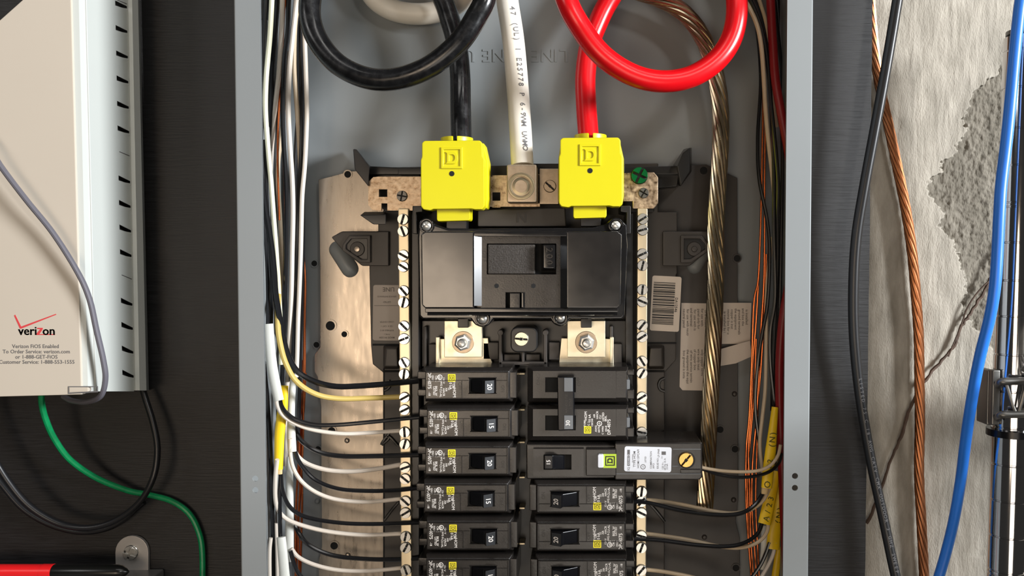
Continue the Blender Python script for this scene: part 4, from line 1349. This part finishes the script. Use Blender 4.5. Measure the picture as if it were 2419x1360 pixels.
wire('white_wire', [(655, 1085), (651, 1125), (651, 1180), (662, 1212), (695, 1234), (770, 1254), (860, 1263), (948, 1260)], [.030, .054], 5.0, 'wire_white', 'white wire out of the bright yellow sheath to the neutral bar', GW)
wire('black_wire', [(690, 1220), (706, 1258), (732, 1288), (782, 1310), (850, 1319), (930, 1321), (990, 1318)], [.060, .048], 5.2, 'wire_black', 'black wire to the lowest left breaker', GB)
wire('white_wire', [(688, 1295), (706, 1316), (745, 1334), (800, 1346), (870, 1348), (948, 1341)], [.048, .055], 4.8, 'wire_white', 'lowest white wire to the left neutral bar', GW)
wire('black_wire', [(686, 1300), (696, 1335), (710, 1360), (740, 1390)], .045, 5.0, 'wire_black', 'black wire under the long creased sheath at the photo bottom', GL)

# ================================================================== RIGHT WIRE BUNDLE
GR = 'wires gathered down the right side of the panel'
wire('tan_wire', [(1680, -140), (1740, -30), (1772, 22), (1790, 65), (1799, 115), (1804, 180), (1808, 250), (1815, 330), (1824, 410), (1832, 500), (1836, 600), (1836, 720)], [.030, .066], 5.2, 'wire_tan', 'tan wire curving down beside the red feeder loop', GR)
wire('tan_wire', [(1730, -140), (1785, -20), (1800, 20), (1811, 60), (1818, 110), (1824, 200), (1836, 300)], [.046, .074], 4.4, 'wire_tan', 'tan wire vanishing behind the red jacketed cable', GR)
wire('black_wire', [(1700, -140), (1762, -20), (1786, 30), (1802, 80), (1812, 140), (1820, 230), (1830, 330), (1838, 430), (1836, 520), (1836, 620), (1830, 760), (1826, 860), (1824, 970)], [.040, .058], 4.8, 'wire_black', 'black wire directly behind the curved tan wire, right bundle', GR)
wire('black_wire', [(1712, -140), (1772, -20), (1794, 30), (1808, 90), (1816, 150), (1822, 260), (1828, 400), (1828, 550), (1831, 700), (1820, 780), (1820, 860), (1832, 975)], [.052, .052], 4.6, 'wire_black', 'black wire entering the top of the narrow yellow sheath', GR)
wire('black_wire', [(1750, -140), (1784, 40), (1797, 180), (1790, 320), (1793, 420), (1812, 520), (1818, 600), (1813, 715), (1800, 790), (1791, 850), (1784, 950), (1790, 1020), (1800, 1090)], [.064, .056], 4.4, 'wire_black', 'black wire bulging left between the copper wires on the right', GR)
for i, pts in enumerate(([(1800, -140), (1822, 60), (1838, 200), (1848, 340), (1846, 500), (1842, 700), (1834, 900), (1830, 1100)], [(1815, -140), (1836, 60), (1850, 220), (1856, 420), (1852, 640), (1856, 900), (1852, 1100), (1848, 1420)], [(1825, -140), (1846, 100), (1860, 300), (1862, 600), (1862, 1000), (1856, 1420)])):  # black wires added to stand in for the shade of the right interior
    wire('black_wire', pts, .062 + .008 * i, 4.6, 'wire_black', ('added black wire darkening the space left of the red jacketed cable', 'added black wire darkening the space behind the red jacketed cable', 'added black wire darkening the right side wall')[i], GR)
wire('tan_wire', [(1824, 560), (1812, 680), (1810, 800), (1808, 914), (1801, 985), (1795, 1050), (1802, 1115)], [.064, .050], 4.6, 'wire_tan', 'tan wire slipping behind the narrow yellow sheath', GR)
wire('red_cable', [(1818, -60), (1822, 40), (1826, 110), (1832, 190), (1846, 270), (1864, 370), (1878, 500), (1868, 640), (1850, 750), (1842, 850), (1842, 950), (1846, 1060), (1850, 1160), (1856, 1300), (1860, 1420)], .044, 10.5, 'red_jacket', 'dull red jacketed cable snaking behind the right flange', GR, 14)
for i, pts in enumerate(([(1756, -140), (1790, 60), (1802, 200), (1800, 380), (1798, 480), (1796, 556), (1791, 660), (1781, 715), (1776, 848), (1770, 980), (1763, 1060), (1762, 1160), (1766, 1250), (1778, 1400)], [(1770, -140), (1800, 60), (1808, 240), (1806, 420), (1806, 556), (1804, 676), (1796, 800), (1791, 914), (1786, 1000), (1778, 1090), (1776, 1190), (1782, 1290), (1790, 1400)], [(1793, 640), (1786, 760), (1778, 860), (1775, 960), (1768, 1060), (1771, 1160), (1774, 1280), (1783, 1400)], [(1810, 600), (1806, 720), (1798, 860), (1790, 960), (1788, 1060), (1785, 1180), (1790, 1300), (1796, 1400)], [(1786, 800), (1782, 920), (1772, 1040), (1766, 1120), (1768, 1230), (1776, 1340), (1780, 1400)])):
    wire('copper_wire', pts, .064 + .0024 * i, 2.6, 'copper', ('bare copper wire leftmost of the right bundle', 'bright bare copper wire second from the left of the right bundle', 'bare copper wire behind the leftmost one, right bundle', 'bare copper wire close to the black wires, right bundle', 'thin bare copper wire deepest in the right bundle')[i], 'bare copper ground wires on the right')
o, P1 = sheath('cable_sheath', [(1831, 961, 16), (1826, 1010, 20), (1821, 1060, 26), (1815, 1110, 27), (1811, 1152, 26)], [.040, .034], 24, 14, 'sheath_yellow', 'upper yellow sheath with handwriting on the right side of the panel')
def sheathtext(P, st, s0, size, parent, half, step=.75):
    tubetext(P, st, s0, size, 0, half, 'handwriting', 'print_olive', parent, -1, -step)
sheathtext(P1[::1], '(N)', .026, .0055, o, 7 * SC(.037))
tubetext(P1, '82', .040, .005, 0, 7 * SC(.036), 'handwriting', 'print_olive', o, -1, -.75)
tubetext(P1, 'O', .052, .006, 0, 7 * SC(.035), 'handwriting', 'print_olive', o, -1, -.75)
o, _ = sheath('paper_filler', [(1808, 1148, 18), (1806, 1166, 16)], [.0345, .0345], 16, 10, 'paper_tan', 'tan paper filler poking from the upper yellow sheath on the right', 3)
o['category'] = 'paper'
o, P2 = sheath('cable_sheath', [(1834, 1112, 18), (1824, 1160, 26), (1814, 1200, 30), (1806, 1237, 31)], [.050, .044], 26, 14, 'sheath_yellow', 'middle yellow sheath marked A/23 on the right side of the panel')
tubetext(P2, 'A/23', .033, .0055, 0, 7 * SC(.046), 'handwriting', 'print_olive', o, -1, -.85)
o, P3 = sheath('cable_sheath', [(1842, 1150, 16), (1838, 1210, 24), (1830, 1250, 30), (1826, 1296, 32)], [.062, .056], 26, 14, 'sheath_yellow', 'lower yellow sheath behind the other two on the right side')
tubetext(P3, '(N)', .024, .0055, -.2, 7 * SC(.058), 'handwriting', 'print_olive', o, -1, -.85)
sheath('cable_sheath', [(1806, 1240, 16), (1806, 1290, 18), (1802, 1344, 18)], [.062, .060], 18, 12, 'sheath_white', 'white sheath below the lower yellow sheath on the right')
sheath('cable_sheath', [(1840, 1290, 14), (1834, 1340, 18), (1826, 1400, 18)], [.066, .064], 18, 12, 'sheath_yellow', 'lowest yellow sheath at the bottom of the right bundle')
G4, G5 = 'white wires crossing to the right side', 'black wires crossing to the right side'
wire('tan_wire', [(1640, 1098), (1664, 1105), (1710, 1112), (1760, 1114), (1796, 1110), (1822, 1097), (1838, 1075), (1844, 1050)], [.030, .026], 4.0, 'wire_tan', 'tan wire leaving the end of the long labelled breaker', G4)
wire('black_wire', [(1640, 1104), (1664, 1109), (1700, 1121), (1745, 1127), (1790, 1123), (1820, 1112), (1840, 1092), (1846, 1070)], [.036, .030], 4.0, 'wire_black', 'black wire leaving the end of the long labelled breaker', G5)
wire('black_wire', [(1490, 1184), (1530, 1187), (1600, 1204), (1660, 1213), (1715, 1216), (1755, 1210), (1785, 1190), (1804, 1160), (1806, 1140)], [.044, .038], 5.0, 'wire_black', 'black wire from the breaker just below the long labelled one', G5)
wire('tan_wire', [(1518, 1180), (1560, 1183), (1620, 1193), (1680, 1206), (1730, 1212), (1770, 1204), (1800, 1184), (1815, 1158), (1816, 1140)], [.054, .036], 4.8, 'wire_tan', 'tan wire crossing from the right neutral bar to the upper yellow sheath', G4)
wire('black_wire', [(1490, 1272), (1560, 1276), (1640, 1286), (1710, 1290), (1755, 1283), (1788, 1262), (1800, 1235), (1802, 1218)], [.044, .047], 4.8, 'wire_black', 'black wire crossing to the middle yellow sheath on the right', G5)
wire('tan_wire', [(1518, 1259), (1560, 1264), (1630, 1275), (1700, 1290), (1750, 1293), (1790, 1280), (1812, 1255), (1815, 1222)], [.055, .044], 4.6, 'wire_tan', 'tan wire crossing to the middle yellow sheath on the right', G4)
wire('tan_wire', [(1518, 1344), (1570, 1350), (1640, 1364), (1720, 1390)], .054, 4.8, 'wire_tan', 'lowest tan wire leaving the right neutral bar', G4)
wire('black_wire', [(1818, 1280), (1810, 1305), (1796, 1335), (1770, 1372)], .056, 4.6, 'wire_black', 'short black wire under the lower yellow sheath on the right', G5)
wire('white_wire', [(1832, 1280), (1826, 1310), (1812, 1340), (1790, 1376)], .056, 4.6, 'wire_white', 'short white wire under the lower yellow sheath on the right', G4)

# ================================================================== NETWORK BOX (left)
nb = thing('network_box', W(150, 930, .088), 'white and beige wall mounted network box with a red and black logo', 'box')
YV = .020
# key verticals as (px at y=0, px at y=930)
def vx(a, b_, py):
    return a + (b_ - a) * py / 930.0
yt, yb = -260, 930
def strip(a, Ya, b_, Yb, n=1, ytop=yt, ybot=None, ya2=None):
    pass
cover = [(vx(168, 193, 930), 932), (-420, 948), (-420, 420), (vx(168, 193, 0) - 116, 0), (vx(168, 193, -120), -122)]
MB().pp(cover, YV, YV + .005).build('front_cover', 'beige_cover', nb, bevel=.0008)
sh = MB()
def col(py):
    return [W(vx(166, 191, py), py, YV + .0012), W(vx(186, 208, py), py, YV + .0022), W(vx(203, 226, py), py, .027), W(vx(272, 290, py), py, .056)]
A, B_ = col(-250), col(924)
C_ = [W(-440, -250, YV + .003), W(-440, 932, YV + .003)]
for i in range(3):
    sh.add([A[i], A[i + 1], B_[i + 1], B_[i]], [(0, 1, 2, 3)])
# back part with the louvre openings left open
ventsy = [10, 68, 128, 187, 247, 305, 423, 481, 539, 597, 712, 769, 825, 882]
def side(py, f):
    a = W(vx(272, 290, py), py, .056)
    b_ = W(vx(300, 317, py), py, .068)
    return a.lerp(b_, f)
prev = -250
for y in ventsy:
    sh.add([side(prev, 0), side(prev, 1), side(y + 5, 1), side(y - 9, 0)], [(0, 1, 2, 3)])
    sh.add([side(y - 9, .98), side(y - 9, 1.0), side(y + 14, 1.0), side(y + 14, .98)], [(0, 1, 2, 3)])
    sh.add([side(y + 3, 0), side(y + 8, .55), side(y + 10, .98), side(y + 16, .98), side(y + 16, 0)], [(0, 1, 2, 3, 4)])
    prev = y + 15
sh.add([side(prev, 0), side(prev, 1), side(924, 1), side(924, 0)], [(0, 1, 2, 3)])
def back(py):
    return [W(vx(300, 317, py), py, .068), W(vx(303, 320, py), py, .0665), W(vx(312, 330, py), py, .0665), W(vx(326, 346, py), py, .072), W(vx(330, 352, py), py, .0895)]
A, B_ = back(-250), back(922)
for i in range(4):
    sh.add([A[i], A[i + 1], B_[i + 1], B_[i]], [(0, 1, 2, 3)])
# bottom closing face
bt = [W(-440, 946, YV + .003), W(vx(166, 191, 930), 932, YV + .0012), W(vx(203, 226, 924), 924, .027), W(290, 924, .056), W(317, 924, .068), W(346, 922, .072), W(352, 921, .0895), W(-300, 925, .0895)]
sh.add(bt, [tuple(range(len(bt)))])
shell = sh.build('shell', 'white_shell', nb, smooth=30)
lin_ = MB()
lin_.add([W(262, -250, .060), W(296, -250, .0755), W(313, 918, .0755), W(280, 918, .060)], [(0, 1, 2, 3)])
lin_.build('vent_liner', 'print_grey', nb, smooth=0)
for y in (3, 362, 653):
    MB().tube([side(y - 4, .1), side(y + 6, .95)], .0003, 5).build('closed_vent', 'print_grey', nb)
MB().tube(crom([W(vx(203, 226, -240), -240, .0268), W(vx(203, 226, 400), 400, .0268), W(vx(203, 226, 923), 923, .0268)], 3), .0005, 6).build('moulding_line', 'white_shell', nb)
MB().pp([(163, 914), (208, 914), (208, 925), (163, 927)], YV - .0003, YV + .004).build('latch', 'beige_cover', nb, bevel=.0005)
MB().ring([(p.x, p.z) for p in (W(161, 912, YV), W(231, 912, YV), W(231, 926, YV), W(161, 930, YV))], [(p.x, p.z) for p in (W(163, 914, YV), W(229, 914, YV), W(229, 923, YV), W(163, 927, YV))], YV - .0002, YV + .0003).build('latch_outline', 'print_grey', nb, smooth=0)
YX = YV - .0001
mb = MB()
mb.text('veri', 65, 782, YX, 29, 0)
mb.text('on', 115, 782, YX, 29, 0)
# letters a little bolder
mb.text('veri', 65.8, 782, YX, 29, 0)
mb.text('on', 115.8, 782, YX, 29, 0)
mb.build('logo_letters', 'print_black', nb, smooth=0)
mb = MB()
mb.pp([(33, 745), (36, 743), (50, 771), (132, 741), (133, 743), (50, 776), (47, 776)], YX, YX + .0001)
mb.pp([(88, 774), (101, 774), (101, 777), (93, 789), (130, 789), (130, 791), (86, 791), (86, 788), (95, 777), (88, 777)], YX, YX + .0001)
mb.build('logo_stroke', 'print_red', nb, smooth=0)
mb = MB()
mb.text('Verizon FiOS Enabled', 84, 818, YX, 12.6, 0)
mb.text('To Order Service: verizon.com', 86, 830.5, YX, 12.6, 0)
mb.text('or 1-888-GET-FiOS', 86, 843, YX, 12.6, 0)
mb.text('Customer Service: 1-888-553-1555', 87, 855, YX, 12.6, 0)
mb.build('service_text', 'print_grey', nb, smooth=0)

cable('grey_cable', [(-470, 40, .022), (-300, 110, .012), (-60, 300, .012), (0, 390, .010), (62, 472, .010), (125, 550, .012), (182, 640, .014), (211, 705, .016), (228, 780, .018), (244, 850, .020), (249, 895, .022), (238, 935, .026), (205, 949, .036), (170, 946, .046), (150, 936, .052)], .0018, 'grey_jacket', 'thin grey cord hanging over the front of the white network box', 'cord', None, 10)
cable('green_wire', [(98, 925, .060), (99, 955, .060), (108, 990, .062), (128, 1035, .066), (165, 1085, .070), (225, 1127, .076), (298, 1157, .082), (350, 1168, .0865), (405, 1183, .0865), (446, 1212, .0865), (470, 1258, .0865), (478, 1310, .0865), (478, 1420, .0865), (476, 1720, .0865)], .0021, 'green_wire', 'green ground wire hanging below the white network box', 'wire', None, 10)
cable('black_cable', [(333, 905, .078), (345, 945, .076), (362, 1000, .074), (372, 1060, .072), (363, 1125, .070), (330, 1185, .070), (275, 1228, .070), (210, 1246, .070), (140, 1236, .070), (70, 1195, .068), (15, 1130, .066), (-30, 1050, .064), (-56, 980, .064), (-60, 930, .064)], .0022, 'coax_black', 'glossy black cord looping below the white network box', 'cord', None, 12)
cable('black_cable', [(340, 1185, .0835), (275, 1238, .0835), (205, 1256, .0835), (130, 1243, .0835), (60, 1205, .0835), (8, 1148, .0835), (-40, 1080, .0835), (-84, 1000, .080), (-92, 930, .076)], .0021, 'coax_black', 'second black cord close behind and below the glossy cord loop', 'cord', None, 12)

# bottom left: steel box with tab, marker pen
sb = thing('steel_box', W(150, 1420, .088), 'grey steel box with a rounded screw tab, below the marker pen', 'box')
zt_ = W(200, 1345, .088).z
xa, xb = W(-500, 1345, .088).x, W(385, 1345, .088).x
MB().rbox(xa, zt_ - .08, xb, zt_, .028, .0900).build('body', 'steel_box', sb, bevel=.0012)
tb = []
for i in range(13):
    a = math.pi - math.pi * i / 12
    tb.append((311 + 39 * math.cos(a), 1304 - 39 * math.sin(a)))
MB().pp([(273, 1352)] + tb + [(350, 1352)], .0875, .0902).build('screw_tab', 'steel_tab', sb, bevel=.0004)
put(PHIL, 'tab_screw', 310, 1304, .0872, sb, 20, 1.05)
MB().lathe(W(310, 1304, .0865), [(.0034, -.0010), (.0050, .0002), (.0052, .0011)], 20).build('screw_dome', 'screw_zinc', sb)
mk = thing('marker_pen', W(150, 1340, .07), 'red marker pen with a black cap lying on the steel box', 'marker')
YQ = .068
def zq(px, py):
    return W(px, py, YQ)
r = 18.5 * SC(YQ)
lift = zt_ + r
p0 = zq(-180, 1340); p0.z = lift + .0002
p1 = zq(127, 1333); p1.z = lift + .0003
p2 = zq(285, 1330); p2.z = lift + .0003
d = (p1 - p0).normalized()
MB().tube([p0, p1], r * .96, 24).build('barrel', 'marker_red', mk)
MB().tube([p1 - d * .008, p1 - d * .0004], [r * .99, r * .99], 24).build('barrel_ring', 'marker_red', mk)
e = (p2 - p1).normalized()
MB().tube([p1, p1 + e * .001, p1 + (p2 - p1) * .5, p2 - e * .002, p2 + e * .001, p2 + e * .004, p2 + e * .0058], [r * .93, r * .98, r * .97, r * .92, r * .8, r * .45, r * .1], 24).build('cap', 'marker_black', mk)

# ================================================================== RIGHT OF THE PANEL
cx_, cp = cable('coax_cable', [(2150, -160, .060), (2122, -10, .062), (2107, 80, .064), (2088, 190, .066), (2066, 310, .068), (2042, 440, .070), (2023, 560, .072), (2016, 680, .074), (2018, 800, .076), (2031, 930, .078), (2056, 1080, .078), (2086, 1220, .076), (2118, 1370, .072), (2150, 1500, .07)], .0037, 'coax_black', 'black coaxial cable hanging along the edge of the plywood board', 'cable', None, 14)
tubetext(cp, 'LISTED 75 C 18 AWG CATV CMX OUTDOOR 3 GHZ SWEEP', .315, .0034, .15, .0037, 'printed_text', 'print_grey', cx_, 1, .9)
cable('blue_cable', [(2440, -160, .012), (2413, -10, .014), (2404, 60, .015), (2396, 140, .016), (2388, 230, .016), (2378, 330, .016), (2366, 430, .016), (2361, 500, .016), (2357, 580, .017), (2351, 670, .018), (2338, 750, .022), (2313, 850, .030), (2293, 960, .040), (2280, 1050, .050), (2270, 1130, .060), (2255, 1220, .066), (2236, 1300, .070), (2214, 1375, .072), (2180, 1480, .072)], .0037, 'blue_jacket', 'bright blue data cable in front of the chrome shelf post', 'cable', None, 14)
stranded('copper_conductor', [(2052, -60), (2060, 60), (2070, 150), (2083, 225), (2100, 300), (2119, 390), (2139, 490), (2154, 590), (2163, 690), (2170, 790), (2172, 900), (2173, 1000), (2171, 1120), (2177, 1240), (2183, 1370), (2186, 1480)], .0023, .0015, 7, .080, 'copper_dull', 'twisted bare copper conductor hanging in front of the concrete wall', .1045, 10)
tw = thing('thin_wire', W(2050, 1235, .106), 'thin dirty brown wire strung slantwise across the concrete wall', 'wire')
P = path([(2392, 560), (2345, 650), (2318, 700), (2296, 735), (2272, 770), (2255, 815), (2225, 850), (2180, 905), (2150, 965), (2128, 1030), (2105, 1085), (2078, 1165), (2048, 1235)], .1075, 6)
P = [p + Vector((random.uniform(-.0006, .0006), random.uniform(-.0004, .0004), random.uniform(-.0006, .0006))) for p in P]
MB().tube(P, [.0010 + .0005 * random.random() for _ in P], 6).build('strand', 'dead_twig', tw)
MB().tube(path([(2345, 655), (2310, 690), (2285, 728), (2268, 775), (2240, 842)], .1070, 6), .0007, 6).build('strand', 'dead_twig', tw)

# chrome shelf post with a ring groove every inch
po = thing('shelf_post', W(2377, 1400, .05), 'chrome ringed shelf post standing at the edge of the concrete wall', 'post')
YO = .052
a = W(2419, 84, YO)
b2 = W(2376, 1380, YO)
ax = (a - b2).normalized()
R0 = .0127
prof = [(0, R0 * .80), (.0012, R0 * .97), (.003, R0)]
gy = [122, 209, 303, 388, 474, 484, 567, 655, 739, 829, 915, 1000, 1088, 1173, 1258, 1340, 1350]
Ltot = (a - b2).length
pts, rr = [], []
def onax(py):
    return (py - 84) / (1380 - 84) * Ltot
seq = [(0, R0 * .85), (.0015, R0)]
for g in gy:
    s_ = onax(g)
    seq += [(s_ - .0007, R0), (s_ - .0003, R0 * .955), (s_ + .0003, R0 * .955), (s_ + .0007, R0)]
seq += [(Ltot + .08, R0)]
P = [a - ax * s_ for s_, _ in seq]
mb = MB()
mb.sweep(P, [(Vector((1, 0, 0)), ax.cross(Vector((1, 0, 0))).normalized())] * len(P), [r_ for _, r_ in seq], [r_ for _, r_ in seq], 40)
mb.build('tube', 'chrome', po, smooth=40)
cap_ = MB().sweep([a + ax * .0004, a + ax * .003, a + ax * .0035], [(Vector((1, 0, 0)), ax.cross(Vector((1, 0, 0))).normalized())] * 3, [R0 * .9, R0 * .9, R0 * .7], [R0 * .9, R0 * .9, R0 * .7], 32).build('end_cap', 'shelf_grey', po)
ws = thing('wire_shelf', W(2400, 1010, .04), 'grey metal wire shelf corner clamped around the chrome post', 'shelf')
mb = MB()
cc = a - ax * onax(945)
fr_ = (Vector((1, 0, 0)), ax.cross(Vector((1, 0, 0))).normalized())
def hollow(s0, s1, ro, ri, name, m, parent):
    mb = MB()
    vs, fs = [], []
    n = 36
    for (s_, r_) in ((s0, ro), (s1, ro), (s1, ri), (s0, ri)):
        c_ = a - ax * s_
        for k in range(n):
            t_ = 2 * math.pi * k / n
            vs.append(c_ + fr_[0] * r_ * math.cos(t_) + fr_[1] * r_ * math.sin(t_))
    for j in range(4):
        for k in range(n):
            fs.append((j * n + k, j * n + (k + 1) % n, ((j + 1) % 4) * n + (k + 1) % n, ((j + 1) % 4) * n + k))
    return mb.add(vs, fs).build(name, m, parent)
hollow(onax(1006), onax(1022), R0 + .0032, R0 + .0002, 'black_sleeve', 'handle_black', ws)
mb = MB()
mb.pp([(2334, 874), (2352, 874), (2350, 1004), (2331, 1004)], .050, .066)
mb.pp([(2346, 874), (2364, 874), (2362, 1004), (2343, 1004)], .044, .050)
mb.build('side_plate', 'shelf_grey', ws, bevel=.001)
for y in (901, 979):
    MB().tube(crom([W(2358, y + 8, .043), W(2361, y + 3, .036), W(2368, y, .0330), W(2400, y - 1, .0330), W(2470, y - 2, .033), W(2900, y - 8, .033)], 5), .0026, 12).build('shelf_rod', 'shelf_grey', ws)
# wire truss between the rods, running on out of the photograph
zig = [W(2376 + 26 * i, 905 if i % 2 == 0 else 975, .0330) for i in range(30)]
MB().tube(crom(zig, 5), .0013, 8).build('truss_wire', 'shelf_grey', ws)
zs_ = W(2400, 890, .033).z
x0_ = W(2440, 890, .033).x
for i in range(22):
    x = x0_ + .0254 * i
    MB().tube([Vector((x, .046, zs_)), Vector((x, -.15, zs_)), Vector((x, -.40, zs_))], .0019, 8).build('shelf_wire', 'shelf_grey', ws)
for y in (-.02, -.20, -.385):
    MB().tube([Vector((x0_ - .01, y, zs_ - .004)), Vector((x0_ + .3, y, zs_ - .004)), Vector((x0_ + .56, y, zs_ - .004))], .0026, 8).build('cross_rod', 'shelf_grey', ws)
print('objects', len(bpy.data.objects))
